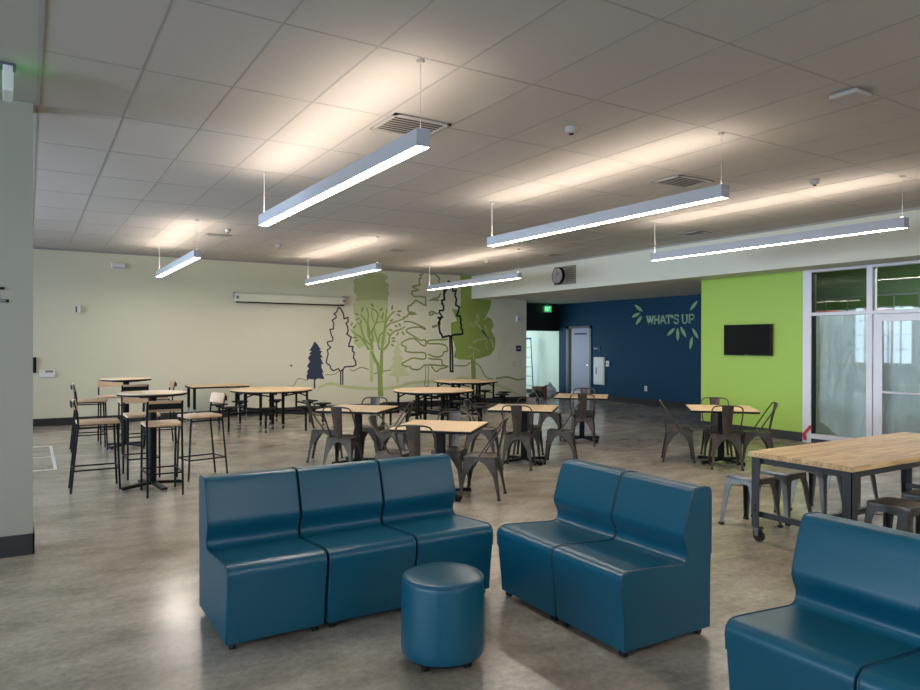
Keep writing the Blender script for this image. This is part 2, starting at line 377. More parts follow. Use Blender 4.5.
for (x, y, lab) in [
    (2.165, 3.97, 'nearest white linear pendant light, upper left of centre, over the three-seat lounge'),
    (5.13, 3.96, 'long white linear pendant light hanging above the two-seat lounge, middle of the front row'),
    (8.1, 3.93, 'long white linear pendant light beside the bulkhead, in front of the lime green wall'),
    (2.14, 10.93, 'small distant linear pendant light over the round bar tables, leftmost of all'),
    (5.13, 11.0, 'distant linear pendant light in front of the mural, right of the projector screen case'),
    (8.1, 10.95, 'distant linear pendant light beside the bulkhead corner, in front of the dark green tree')]:
    P.put((x, y, 2.90), 0, lab)
for (x, lab) in [(2.165, 'left'), (5.13, 'middle'), (8.1, 'right')]:  # extra out-of-frame row, added to light the near end of the room
    P.put((x, -3.1, 2.90), 0, 'unseen linear pendant light, added for its light behind the photographer, %s of that row' % lab)

# ------------------------------------------------------------------ ceiling items
def vent(x0, x1, y0, y1, lab, half=False):
    t = thing('ceiling_vent', lab, 'vent', ((x0+x1)/2, (y0+y1)/2, CZ), 0, 'air vents in the ceiling')
    a, b = (x1-x0)/2, (y1-y0)/2
    MB().box(-a, a, -b, b, -0.008, -0.0065).build('backing', 'vent', t)
    MB().box(-a, a, -b, -b+0.035, -0.018, -0.006).box(-a, a, b-0.035, b, -0.018, -0.006).box(-a, -a+0.03, -b, b, -0.018, -0.006).box(a-0.03, a, -b, b, -0.018, -0.006).build('frame', 'ventframe', t)
    s = MB(); n = max(3, int((y1-y0)/0.05)) if a < b*3 else 3
    for k in range(1, n): yy = -b+2*b*k/n; s.bar((-a+0.02, yy, -0.013), (a-0.02, yy, -0.013), 0.014, 0.003)
    s.build('slat', 'ventframe', t)
vent(2.48, 3.0, 5.02, 5.50, 'square slatted air vent in the ceiling behind the nearest pendant light')
vent(6.0, 6.55, 5.20, 5.62, 'square slatted air vent in the ceiling above the middle pendant light')
vent(6.0, 6.35, 12.25, 12.55, 'small air vent in the ceiling left of the clock, beyond a distant pendant light')
vent(9.2, 9.5, 7.6, 8.0, 'dark air vent in the ceiling close to the bulkhead, above the right pendant light')
vent(2.55, 2.95, 12.2, 12.4, 'long narrow air vent in the ceiling beside the leftmost distant pendant light')
vent(9.1, 9.4, 11.2, 11.5, 'small dark air vent in the ceiling above the wall clock')
def dome(x, y, r, lab, name='smoke_detector', cat='detector'):
    t = thing(name, lab, cat, (x, y, CZ), 0, 'round detectors on the ceiling')
    MB().lathe([(r*0.45, -0.055), (r*0.75, -0.05), (r*0.95, -0.03), (r, -0.012), (r, 0)], n=24).build('housing', 'ventframe', t, smooth=True)
    MB().lathe([(r*0.3, -0.066), (r*0.42, -0.056), (r*0.42, -0.05)], n=16).build('sensor', 'vent', t)
dome(3.92, 4.57, 0.055, 'round white ceiling detector between the two nearest pendant lights')
dome(7.48, 4.59, 0.05, 'round ceiling detector above the right pendant light')
dome(8.65, 12.9, 0.06, 'small round white ceiling detector near the mural end of the bulkhead')
dome(3.98, 12.95, 0.05, 'small round ceiling detector above the projector screen case')
dome(2.74, 11.6, 0.05, 'small round ceiling detector next to the long narrow vent')
t = thing('wireless_access_point', 'square white wireless access point fixed to the ceiling at upper right', 'wireless router', (5.10, 2.86, CZ), 0)
MB().box(-0.105, 0.105, -0.105, 0.105, -0.045, -0.008).build('housing', 'ventframe', t, bevel=0.015)
MB().box(-0.08, 0.08, -0.08, 0.08, -0.006, 0).build('mounting_plate', 'grid', t)

# ------------------------------------------------------------------ exit signs
def exit_sign(loc, rz, lab, w=0.32, h=0.2, pend=0.03):
    t = thing('exit_sign', lab, 'sign', loc, rz, 'exit signs')
    MB().box(-0.06, 0.06, -0.045, 0.045, pend+h, pend+h+0.02).build('ceiling_canopy', 'doorframe', t)
    MB().box(-0.012, 0.012, -0.012, 0.012, h-0.01, h+pend+0.01).build('stem', 'white', t)
    MB().box(-w/2, w/2, -0.0275, 0.0275, 0, h).build('housing', 'white', t, bevel=0.004)
    for s in (-1, 1):
        p = MB().box(-w/2+0.012, w/2-0.012, s*0.0272, s*0.0285, 0.008, h-0.008).build('face', 'exitg', t)
        lt = MB(); y0, y1 = sorted((s*0.0285, s*0.0295)); lw = 0.014; x0 = -0.10; ch = h*0.62; zb = h*0.19
        def bx(a, b, c, d):
            aa, bb = (a, b) if s < 0 else (-b, -a); lt.box(aa, bb, y0, y1, c, d)
        bx(x0, x0+lw, zb, zb+ch)
        for q in (0, .5, 1): bx(x0, x0+0.038, zb+(ch-lw)*q, zb+(ch-lw)*q+lw)
        sx = 1 if s < 0 else -1
        lt.prism([(sx*(x0+0.05), y0, zb), (sx*(x0+0.066), y0, zb), (sx*(x0+0.098), y0, zb+ch), (sx*(x0+0.082), y0, zb+ch)], (0, y1-y0, 0))
        lt.prism([(sx*(x0+0.082), y0, zb), (sx*(x0+0.098), y0, zb), (sx*(x0+0.066), y0, zb+ch), (sx*(x0+0.05), y0, zb+ch)], (0, y1-y0, 0))
        bx(x0+0.112, x0+0.112+lw, zb, zb+ch); bx(x0+0.138, x0+0.198, zb+ch-lw, zb+ch); bx(x0+0.161, x0+0.161+lw, zb, zb+ch)
        lt.build('lettering', 'exitl', p)
    return t
q = ony(544.3, 303, 17.05); exit_sign((q.x, 16.9, SZ-0.27), 0.0, 'lit green exit sign under the soffit, above the corridor opening', 0.30, 0.2, 0.05)
q = at(7, 65, CZ)
exit_sign((q.x+0.005, q.y, CZ-0.205), PI/2+0.02, 'white ceiling-hung exit sign seen edge-on at the upper left corner', 0.26, 0.165, 0.02)
l = bpy.data.lights.new('exit_glow', 'POINT'); l.energy = 0.12; l.color = (0.1, 1, 0.3); l.shadow_soft_size = 0.05
o = bpy.data.objects.new('exit_glow', l); C.objects.link(o); o.location = (q.x+0.12, q.y, CZ-0.15)

# ------------------------------------------------------------------ wall devices
def wp(x, y): q = ony(x, y, YW); return q
def walldev(name, x, y, w, h, d, lab, cat, m='white', part=None, group=None):
    q = wp(x, y); t = thing(name, lab, cat, (q.x, YW, q.z), 0, group)
    MB().box(-w/2, w/2, -d, 0, -h/2, h/2).build('housing', m, t, bevel=min(w, h, d)*0.15)
    return t
t = walldev('emergency_light', 118, 265.8, 0.26, 0.10, 0.07, 'white emergency light box high on the cream wall at left', 'emergency light')
MB().box(-0.1, 0.1, -0.075, -0.068, -0.06, -0.035).build('lens', 'lampbody', t)
t = walldev('motion_sensor', 78, 309.5, 0.09, 0.16, 0.06, 'small white sensor on the cream wall below the emergency light', 'sensor')
MB().box(-0.045, -0.02, -0.065, -0.058, -0.06, 0.06).build('lens', 'vent', t)
t = walldev('wall_plate', 47, 373.5, 0.28, 0.15, 0.03, 'wide white wall plate low on the cream wall near the left wall edge', 'wall plate')
MB().box(-0.03, 0.1, -0.034, -0.029, 0.02, 0.06).build('socket', 'plate', t)
t = walldev('dark_wall_box', 34.5, 365, 0.06, 0.3, 0.05, 'thin dark box on the cream wall just beside the left wall edge', 'box', 'black')
t = walldev('wall_hook', 291, 365.5, 0.035, 0.035, 0.03, 'tiny dark knob on the cream wall left of the navy painted spruce', 'hook', 'black')
t = walldev('fire_strobe', 517.5, 319, 0.12, 0.15, 0.06, 'white fire alarm strobe on the pale wall left of the corridor opening', 'alarm')
MB().box(-0.035, 0.035, -0.068, -0.058, -0.03, 0.03).build('lens', 'lampbody', t)
t = walldev('room_sign', 518.5, 348.5, 0.17, 0.16, 0.012, 'small dark square room sign beside the corridor opening', 'sign', 'bluesign')
MB().box(-0.05, 0.05, -0.014, -0.011, -0.01, 0.02).build('lettering', 'greyline', t)
t = walldev('light_switch', 514, 364, 0.07, 0.12, 0.012, 'light switch plate below the small dark room sign, left one of two', 'switch', 'greyline', group='light switches by the corridor')
MB().box(-0.012, 0.012, -0.018, -0.011, -0.02, 0.02).build('rocker', 'white', t)
q = wp(519.5, 364); t2 = dup(t, (q.x, YW, q.z), 0, 'light switch plate below the small dark room sign, right one of two')
# projector screen case
a, b = wp(234, 292), wp(343, 304)
t = thing('projector_screen', 'long white rolled-up projector screen case mounted on the cream wall', 'projector screen', ((a.x+b.x)/2, YW, 2.64))
Lh = (b.x-a.x)/2
MB().box(-Lh, Lh, -0.15, -0.03, -0.09, 0.09).build('case', 'beam', t, bevel=0.02)
MB().box(-Lh+0.02, Lh-0.02, -0.13, -0.05, -0.115, -0.088).build('bottom_slot', 'black', t)
for s in (-1, 1):
    MB().box(s*Lh-0.02, s*Lh+0.02, -0.1, -0.001, -0.02, 0.12).build('bracket', 'grid', t)
    MB().disc_x((s*(Lh-0.04), -0.155, 0.0), 0.035, 0.01, 12, 'Y').build('end_cap', 'plate', t)
# clock and speaker plate
a, b = onx(555, 267, XBM), onx(576, 284, XBM)
t = thing('clock_speaker_panel', 'grey wall panel on the bulkhead with a round black-rimmed clock and speaker grille', 'clock', (XBM, (a.y+b.y)/2, 3.15), 0)
hw = (a.y-b.y)/2
MB().box(-0.03, 0, -hw, hw, -0.2, 0.2).build('panel', 'plate', t, bevel=0.005)
cc = MB().disc_x((-0.06, hw-0.19, 0), 0.19, 0.06, 32).build('clock_rim', 'black', t)
MB().disc_x((-0.0925, hw-0.19, 0), 0.165, 0.006, 32).build('clock_face', 'clockface', cc)
MB().bar((-0.098, hw-0.19, 0), (-0.098, hw-0.25, 0.07), 0.012, 0.003).bar((-0.098, hw-0.19, 0), (-0.098, hw-0.17, 0.13), 0.009, 0.003).build('clock_hands', 'black', cc)
gm = MB()
for k in range(7): gm.box(-0.034, -0.029, -hw+0.05, -hw+0.30, -0.14+k*0.045, -0.13+k*0.045)
gm.build('speaker_grille', 'vent', t)
# TV
t = thing('television', 'black flat television mounted on the lime green wall', 'television', (XG, 8.03, 1.43))
MB().box(-0.09, -0.04, -0.485, 0.485, 0, 0.56).build('housing', 'tvbody', t, bevel=0.006)
MB().box(-0.0915, -0.0895, -0.47, 0.47, 0.022, 0.548).build('screen', 'screen', t)
MB().box(-0.042, -0.001, -0.15, 0.15, 0.15, 0.4).build('wall_bracket', 'black', t)
MB().box(-0.093, -0.089, -0.03, 0.03, 0.004, 0.016).build('badge', 'plate', t)

# ------------------------------------------------------------------ blue wall: door, cabinet, sign, outlet, lettering
d = struct(MB().box(XB-0.03, XB+0.02, 15.55, 15.62, 0, 2.17).box(XB-0.03, XB+0.02, 16.56, 16.68, 0, 2.17).box(XB-0.03, XB+0.02, 15.55, 16.68, 2.10, 2.17).build('door_1_frame', 'doorframe'))
ds = MB().box(XB-0.015, XB+0.01, 15.62, 16.56, 0.01, 2.10).build('door_1', 'doorwhite'); struct(ds)
MB().box(XB-0.02, XB-0.014, 15.75, 16.3, 1.91, 1.96).build('door_sign_strip', 'bluesign', ds)
MB().box(XB-0.05, XB-0.014, 15.66, 15.72, 0.99, 1.01).build('door_handle', 'chrome', ds)
MB().box(XB-0.018, XB-0.014, 15.62, 16.56, 0.02, 0.2).build('kick_plate', 'alu', ds)
struct(MB().box(XB-0.019, XB-0.014, 16.44, 16.56, 0.01, 2.10).build('door_1_reveal', 'vent'))
t = thing('wall_cabinet', 'white wall cabinet on the navy wall right of the grey door', 'cabinet', (XB, 15.2, 0.45))
MB().box(-0.05, 0, -0.22, 0.22, 0, 0.8).build('body', 'white', t, bevel=0.008)
dd = MB().box(-0.06, -0.049, -0.19, 0.19, 0.03, 0.77).build('door', 'white', t)
MB().box(-0.066, -0.059, 0.06, 0.11, 0.3, 0.5).build('handle', 'plate', dd)
t = thing('call_button', 'small white button box on the navy wall beside the white cabinet', 'button', (XB, 14.85, 0.98))
MB().box(-0.05, 0, -0.06, 0.06, 0, 0.17).build('housing', 'white', t, bevel=0.01)
MB().box(-0.056, -0.049, -0.02, 0.02, 0.06, 0.11).build('button', 'plate', t)
t = thing('door_number_sign', 'small dark blue sign on the navy wall right of the grey door', 'sign', (XB, 15.33, 1.5))
MB().box(-0.015, 0, -0.14, 0.14, -0.05, 0.05).build('plate', 'bluesign', t)
MB().box(-0.018, -0.014, -0.02, 0.10, -0.012, 0.012).build('lettering', 'doorwhite', t)
q = onx(646, 388.6, XB)
t = thing('wall_outlet', 'white wall outlet low on the navy wall', 'outlet', (XB, q.y, q.z))
MB().box(-0.012, 0, -0.045, 0.045, -0.07, 0.07).build('cover_plate', 'white', t, bevel=0.004)
MB().box(-0.015, -0.011, -0.018, 0.018, 0.01, 0.045).box(-0.015, -0.011, -0.018, 0.018, -0.045, -0.01).build('socket', 'clockface', t)

def flat_x(m, pts, X, lift):       # polygon on a wall facing -X
    m.prism([(X-lift, p.y, p.z) for p in pts], (-0.002, 0, 0))
def leaf_px(m, ax, ay, bx, by, wid, conv):
    A = Vector((ax, ay)); B = Vector((bx, by)); d = B-A; n = Vector((-d.y, d.x)).normalized(); pts = []
    N = 7
    for k in range(N+1): t_ = k/N; w = wid*math.sin(PI*t_)**0.8; pts.append(A+d*t_+n*w)
    for k in range(N-1, 0, -1): t_ = k/N; w = wid*math.sin(PI*t_)**0.8; pts.append(A+d*t_-n*w)
    conv(m, [tuple(p) for p in pts])
# lettering WHAT'S UP (slab letters built from bars) on the navy wall
t = thing('wall_lettering', "pale green WHAT'S UP lettering with painted leaves on the navy wall", 'lettering', (XB, 12.6, 2.28))
def L7(px, py): q = onx(600+px/7.667, 290+py/7.667, XB); return q
letters = {
 'W': [[(0,1),(.25,0)],[(.25,0),(.5,1)],[(.5,1),(.75,0)],[(.75,0),(1,1)]], 'H': [[(.12,0),(.12,1)],[(.88,0),(.88,1)],[(.12,.5),(.88,.5)]],
 'A': [[(.02,0),(.5,1)],[(.5,1),(.98,0)],[(.22,.35),(.78,.35)]], 'T': [[(.5,0),(.5,1)],[(0,.97),(1,.97)],[(.02,.97),(.02,.8)],[(.98,.97),(.98,.8)]],
 "'": [[(.5,.98),(.4,.7)]], 'S': [[(.95,.82),(.75,1),(.25,1),(.05,.8),(.1,.62),(.5,.52),(.9,.4),(.97,.2),(.75,0),(.25,0),(.04,.18)]],
 'U': [[(.12,1),(.12,.22),(.3,0),(.7,0),(.88,.22),(.88,1)]], 'P': [[(.15,0),(.15,1)],[(.15,.98),(.7,.98),(.95,.8),(.95,.6),(.7,.42),(.15,.42)]] }
serif = {'W': [(0,1),(.5,1),(1,1)], 'H': [(.12,0),(.12,1),(.88,0),(.88,1)], 'A': [(.02,0),(.98,0)], 'T': [(.5,0)], "'": [], 'S': [], 'U': [(.12,1),(.88,1)], 'P': [(.15,0)]}
lay = [('W', 362, 408), ('H', 414, 456), ('A', 460, 505), ('T', 508, 546), ("'", 550, 562), ('S', 568, 603), ('U', 628, 672), ('P', 680, 722)]
m = MB()
yb = lambda px: 262 + (px-362)*(250-262)/(722-362)
yt = lambda px: 200 + (px-362)*(187-200)/(722-362)
def ribbon(m, pts, w, X=XB, lift=0.002):
    for i in range(len(pts)-1):
        a, b = pts[i], pts[i+1]; d = (b-a); n_ = Vector((0, -d.z, d.y)).normalized()*(w/2); e = d.normalized()*(w*0.3)
        a2, b2 = a-e, b+e
        m.prism([(X-lift, p.y, p.z) for p in (a2-n_, b2-n_, b2+n_, a2+n_)], (-0.002, 0, 0))
for ch, x0, x1 in lay:
    def cv(u, v): px = x0+(x1-x0)*u; return L7(px, yb(px)+(yt(px)-yb(px))*v)
    for st in letters[ch]: ribbon(m, [cv(*p) for p in st], 0.044)
    for (u, v) in serif[ch]:
        vv = min(max(v, 0.02), 0.97); ribbon(m, [cv(u-.17, vv), cv(u+.17, vv)], 0.03)
o = m.build('letters', 'letter', t); o.matrix_parent_inverse = Matrix.Translation(-Vector(t.location))
lv = MB()
cvx = lambda mm, pts: flat_x(mm, [L7(*p) for p in pts], XB, 0.002)
for a, b, c, d_ in [(265,113,328,165),(243,210,308,175),(322,198,275,268),(748,82,690,158),(515,352,575,290),(596,290,597,392),(617,278,660,365),(707,290,755,375),(708,355,690,458)]:
    leaf_px(lv, a, b, c, d_, 12, cvx)
o = lv.build('painted_leaves', 'leaf', t); o.matrix_parent_inverse = Matrix.Translation(-Vector(t.location))

# ------------------------------------------------------------------ mural
mural = thing('wall_mural', 'forest mural painted on the cream back wall, with green, navy and outlined trees', 'mural', (8.3, YW, 1.7))
def fin(m, name, material):
    o = m.build(name, material, mural); o.matrix_parent_inverse = Matrix.Translation(-Vector(mural.location)); return o
def conv(ox, oy, s): return lambda px, py: ony(ox+px/s, oy+py/s, YW)
K2 = conv(280, 300, 6.9); K3 = conv(340, 260, 4.93); K4 = conv(390, 260, 4.93)
Z1 = conv(345, 290, 11.5); Z2 = conv(395, 265, 11.5); Z3 = conv(395, 320, 9.85); Z4 = conv(440, 270, 9.85); Z5 = conv(440, 330, 9.85)
def poly(m, cvf, pts, lift):
    vs = [cvf(*p) for p in pts]; n = len(m.v); m.v += [(v.x, YW-lift, v.z) for v in vs]; m.f.append(tuple(range(n, n+len(vs))))
def strip(m, P_, ws, lift):
    n = len(P_); n0 = len(m.v); L_ = []
    for i in range(n):
        d0 = (P_[i]-P_[i-1]).normalized() if i else None; d1 = (P_[i+1]-P_[i]).normalized() if i < n-1 else None
        d = ((d0 or d1)+(d1 or d0)); d = d.normalized() if d.length > 1e-4 else (d1 or d0)
        c = max(0.5, abs(d.dot(d1 or d0))); nn = Vector((-d.z, 0, d.x))*(ws[i]/2/c)
        for v in (P_[i]-nn, P_[i]+nn): m.v.append((v.x, YW-lift, v.z))
    for i in range(n-1): k = n0+2*i; m.f.append((k, k+1, k+3, k+2))
def line(m, cvf, pts, w, lift, closed=False):
    P_ = [cvf(*p) for p in pts]; P_ = [p for i, p in enumerate(P_) if i == 0 or (p-P_[i-1]).length > 1e-4]
    strip(m, P_, [w]*len(P_), lift)
def tri_poly(m, cvf, pts, lift): poly(m, cvf, pts, lift)
def smooth(pts, k=4):
    out = []; n = len(pts)
    for i in range(n-1):
        p0, p1, p2, p3 = pts[max(i-1,0)], pts[i], pts[i+1], pts[min(i+2,n-1)]
        for j in range(k):
            t_ = j/k
            out.append(tuple(0.5*((2*p1[c])+(-p0[c]+p2[c])*t_+(2*p0[c]-5*p1[c]+4*p2[c]-p3[c])*t_**2+(-p0[c]+3*p1[c]-3*p2[c]+p3[c])*t_**3) for c in (0, 1)))
    out.append(pts[-1]); return out
# pale hills
m = MB()
HL = [0.0006]
def band(cvf, top, thick):
    tp = smooth(top); n0 = len(m.v); HL[0] += 0.0002
    for x_, y_ in tp:
        for q in (cvf(x_, y_), cvf(x_, y_+thick)): m.v.append((q.x, YW-HL[0], q.z))
    for i in range(len(tp)-1): k = n0+2*i; m.f.append((k, k+1, k+3, k+2))
I = lambda x, y: ony(x, y, YW)
band(I, [(318,386),(330,382),(345,385),(370,387),(395,386),(410,381.5),(430,380),(450,379),(462,376.5),(475,379),(480,380)], 3.2)
band(I, [(318,386),(330,383.5),(345,385),(370,387.2),(395,386.2)], 2.0)
band(I, [(492,383.5),(500,385),(510,389),(520,394)], 2.2)
fin(m, 'painted_hills', 'hill')
# pale spruce shapes
m = MB()
up = [(75,85),(110,78),(95,70),(150,66),(200,72),(238,78),(222,100),(243,120),(238,150),(243,165),(232,185),(236,200),(232,330),(230,420),(150,400),(95,440),(70,410),(64,330),(80,300),(66,250),(72,205),(80,180),(66,150),(70,120),(66,105)]
poly(m, K3, [(x_, y_) for x_, y_ in [(64,215),(95,200),(150,196),(236,200),(232,330),(228,420),(150,400),(95,440),(70,410),(64,330),(80,300),(66,250)]], 0.0015)
poly(m, K3, [(145,420),(168,420),(163,600),(147,600)], 0.0015)
fin(m, 'painted_pale_spruce', 'pale1')
m = MB()
poly(m, K3, [(75,88),(112,84),(120,70),(150,64),(200,62),(228,72),(238,86),(222,104),(243,122),(236,150),(244,166),(234,186),(238,202),(150,200),(95,204),(72,205),(82,182),(66,150),(72,122),(64,106)], 0.0014)
fin(m, 'painted_moss_crown', 'paleup')
m = MB()
pts = [(283,395),(296,420),(288,425),(306,455),(292,460),(318,492),(300,497),(332,530),(318,536),(345,570),(292,574),(290,605),(278,605),(276,574),(242,570),(262,540),(248,532),(264,500),(254,494),(272,462),(262,455),(276,425)]
poly(m, K3, pts, 0.0015)
fin(m, 'painted_pale_fir', 'pale2')
# navy spruce
m = MB()
poly(m, K2, [(238,285),(262,310),(266,320),(282,340),(272,345),(290,355),(278,372),(296,396),(280,396),(288,418),(302,445),(286,440),(286,466),(300,500),(290,500),(306,546),(262,542),(245,550),(200,545),(186,557),(182,520),(192,508),(184,500),(200,470),(188,462),(188,450),(206,425),(192,398),(212,375),(200,372),(218,350),(200,350),(222,318)], 0.003)
poly(m, K2, [(232,548),(243,548),(244,612),(232,612)], 0.003)
fin(m, 'painted_navy_spruce', 'navy')
# black outlined tree
m = MB()
line(m, K2, [(403,50),(388,85),(373,95),(387,110),(386,122),(360,140),(370,160),(368,200),(345,203),(352,235),(366,270),(360,282),(326,290),(330,308),(350,328),(326,345),(332,372),(318,425),(322,438),(344,450),(350,475),(368,488),(402,474),(418,492),(418,585)], 0.030, 0.004)
line(m, K2, [(403,50),(418,60),(436,92),(442,130),(468,120),(470,150),(455,160),(466,185),(470,215),(460,235),(492,258),(476,300),(474,320),(504,322),(498,350),(512,362),(506,400),(520,420),(524,448),(505,458),(445,462),(436,478),(418,492)], 0.034, 0.004)
line(m, K2, [(433,480),(432,585)], 0.032, 0.004)
fin(m, 'painted_black_outline_tree', 'ink')
# olive ground lines
m = MB()
line(m, K2, smooth([(45,597),(95,590),(115,550),(140,541),(180,555)]), 0.022, 0.0025)
line(m, K2, smooth([(310,515),(370,514),(418,485)]), 0.022, 0.0025)
line(m, K2, smooth([(480,480),(510,487),(560,465),(612,481)]), 0.03, 0.0025)
line(m, K2, smooth([(645,510),(690,496),(768,482)]), 0.03, 0.0025)
line(m, Z5, smooth([(140,350),(250,352),(300,322),(345,322),(390,355),(430,430),(460,470),(515,480)]), 0.035, 0.0045)
line(m, Z5, smooth([(550,478),(610,468),(660,462),(720,478),(770,490),(835,480)]), 0.05, 0.0045)
fin(m, 'painted_ground_lines', 'olive')
# branching green tree
m = MB()
TL = [0.0028]
def taper(cvf, pts, w0, w1):
    pts = smooth(pts); n = len(pts); TL[0] += 0.00015
    strip(m, [cvf(*p) for p in pts], [1.15*(w0+(w1-w0)*i/n)+0.012 for i in range(n)], TL[0])
taper(K3, [(200,672),(198,600),(196,545)], 0.115, 0.09)
taper(K3, [(193,560),(186,515),(172,490),(155,450)], 0.07, 0.05)
taper(K3, [(203,560),(204,500),(206,440)], 0.075, 0.055)
taper(Z1, [(310,690),(300,600),(270,520),(262,440),(250,380),(180,280)], 0.05, 0.022)
taper(Z1, [(300,640),(230,570),(195,480),(175,400),(140,375)], 0.035, 0.02)
taper(Z1, [(275,690),(210,580),(170,535),(110,500),(70,455)], 0.045, 0.018)
taper(Z1, [(280,540),(285,470),(262,380),(268,280),(248,205)], 0.025, 0.018)
taper(Z1, [(305,640),(320,560),(310,480),(345,400),(375,320),(370,255),(300,210)], 0.04, 0.02)
taper(Z1, [(330,375),(310,300),(305,240)], 0.018, 0.012)
taper(Z1, [(395,690),(375,590),(340,470),(335,410)], 0.035, 0.018)
taper(Z1, [(385,600),(400,520),(450,480)], 0.03, 0.02)
taper(Z1, [(420,690),(440,560),(455,450),(470,370),(520,290),(570,245)], 0.055, 0.02)
taper(Z1, [(465,400),(470,300),(480,215)], 0.022, 0.012)
taper(Z1, [(345,380),(400,368),(470,360)], 0.02, 0.015)
taper(Z1, [(450,460),(510,390),(580,365),(690,325)], 0.035, 0.02)
taper(Z1, [(440,690),(500,620),(510,540),(560,480),(640,450),(690,420)], 0.045, 0.02)
fin(m, 'painted_branching_tree', 'branch')
m = MB()
cvm = lambda mm, pts: poly(mm, Z1, pts, 0.0062)
for a in [(205,190,190,262),(110,262,160,295),(115,345,175,322),(190,335,178,400),(85,365,68,420),(85,445,132,405),(80,545,150,545),(105,595,160,568),(290,152,335,200),(385,238,445,208),(440,255,432,315),(398,300,442,335),(548,170,535,235),(590,248,658,240),(585,272,640,305),(505,358,560,338),(565,402,608,430),(612,375,640,425),(495,455,548,468),(485,480,508,530),(620,480,588,530),(525,560,585,548),(528,590,588,585),(525,618,565,648),(645,475,688,520),(300,470,285,500)]:
    leaf_px(m, *a, 12, cvm)
fin(m, 'painted_tree_leaves', 'olive')
# olive outlined pine
m = MB()
line(m, Z2, [(320,85),(315,110),(285,112),(300,150),(275,160),(278,190),(290,225),(205,248),(215,262),(275,285),(235,298),(200,300),(190,330),(215,360),(275,362),(345,368),(350,400),(355,462),(330,455),(240,405),(180,465),(150,475),(148,520),(165,545),(210,545),(240,562),(200,568),(155,562),(140,590),(90,610)], 0.048, 0.0032)
line(m, Z2, [(410,108),(440,98),(470,112),(510,150),(505,205)], 0.05, 0.0032)
line(m, Z2, [(525,320),(505,370),(440,388),(395,410),(440,400),(505,405)], 0.048, 0.0032)
line(m, Z2, [(510,548),(480,560),(430,535),(395,545),(398,575),(430,570),(450,550)], 0.048, 0.0032)
line(m, Z3, smooth([(85,15),(160,20),(210,40),(275,70),(298,92),(240,70),(170,75),(120,90),(115,115),(160,145),(225,185),(250,200),(295,195),(303,225),(295,255),(255,240),(225,210),(170,180),(75,215),(65,245),(110,270),(100,300),(150,318),(280,322),(303,345),(300,375),(270,385),(180,375),(130,395),(70,430),(90,450),(150,462),(160,480),(230,488),(290,445),(320,448)]), 0.042, 0.0032)
line(m, Z3, smooth([(320,448),(350,440),(375,480),(410,508),(440,485),(510,465),(520,455),(460,450),(330,440)]), 0.042, 0.0032)
line(m, Z3, smooth([(325,375),(370,385),(455,390),(462,430),(490,450)]), 0.042, 0.0032)
line(m, Z3, smooth([(325,335),(400,365),(465,350),(480,315),(515,305),(500,255),(440,235),(330,232),(328,205),(420,195),(500,195),(515,180)]), 0.042, 0.0032)
line(m, Z3, [(300,455),(302,560),(290,640),(305,655),(328,650),(325,560),(330,455)], 0.026, 0.0032)
line(m, Z3, [(365,70),(420,52)], 0.07, 0.0032)
fin(m, 'painted_olive_outline_pine', 'olive')
# solid green tree right
m = MB()
poly(m, K4, [(345,72),(412,72),(412,192),(500,198),(494,235),(462,300),(480,280),(500,290),(512,325),(498,345),(520,390),(516,440),(492,470),(440,485),(400,492),(340,490),(312,478),(325,440),(302,370),(300,310),(330,300),(305,240),(345,250),(350,200)], 0.0018)
poly(m, K4, [(398,488),(420,488),(424,592),(402,592)], 0.0018)
poly(m, K4, [(402,640),(424,640),(424,668),(402,668)], 0.0018)
fin(m, 'painted_solid_green_tree', 'treegreen')
m = MB()
line(m, Z4, smooth([(475,690),(410,590),(340,500)]), 0.06, 0.0035)
line(m, Z4, smooth([(340,540),(300,520),(290,535),(330,558),(350,545)]), 0.022, 0.0035)
line(m, Z4, smooth([(370,510),(360,460),(370,435),(385,480),(372,515)]), 0.022, 0.0035)
line(m, Z4, smooth([(470,620),(440,560),(445,545),(460,580)]), 0.022, 0.0035)
line(m, Z5, smooth([(410,0),(460,60),(510,110),(525,180)]), 0.05, 0.0035)
line(m, Z5, smooth([(490,60),(455,130),(470,200)]), 0.03, 0.0035)
line(m, Z5, smooth([(455,85),(380,100),(325,125),(355,100),(400,90)]), 0.026, 0.0035)
line(m, Z5, smooth([(390,215),(340,180),(275,175),(310,165)]), 0.026, 0.0035)
line(m, Z5, smooth([(330,300),(330,200)]), 0.026, 0.0035)
line(m, Z5, smooth([(270,270),(310,250),(320,230)]), 0.026, 0.0035)
fin(m, 'painted_pale_branches', 'paleline')
# second black outline tree
m = MB()
line(m, Z2, [(610,185),(590,290),(560,300),(570,395),(535,410),(548,450),(562,480),(555,520),(510,525),(515,555),(545,600),(510,605),(515,690)], 0.045, 0.005)
line(m, Z4, [(0,400),(30,400),(35,360),(15,330),(20,300),(42,295),(35,240),(60,195)], 0.04, 0.005)
line(m, Z4, [(85,105),(70,190)], 0.04, 0.005)
line(m, Z4, [(85,105),(120,180),(128,210),(158,200),(145,250),(160,285),(155,345),(190,365),(178,415),(165,450),(198,455),(205,490),(200,520),(212,545),(205,570),(220,590),(222,628),(190,635),(135,638),(105,655),(85,648),(25,665),(15,635),(0,620),(-10,560),(-15,520),(5,480),(-25,465)], 0.055, 0.005)
line(m, Z5, [(95,50),(100,200),(102,408),(125,408),(120,200),(112,50)], 0.05, 0.005)
fin(m, 'painted_black_outline_fir', 'ink')
m = MB()
for k in range(3):
    line(m, Z5, smooth([(640+k*25,20+k*15),(600+k*20,160),(560+k*10,300)]), 0.012, 0.002)
fin(m, 'painted_faint_lines', 'greyline')

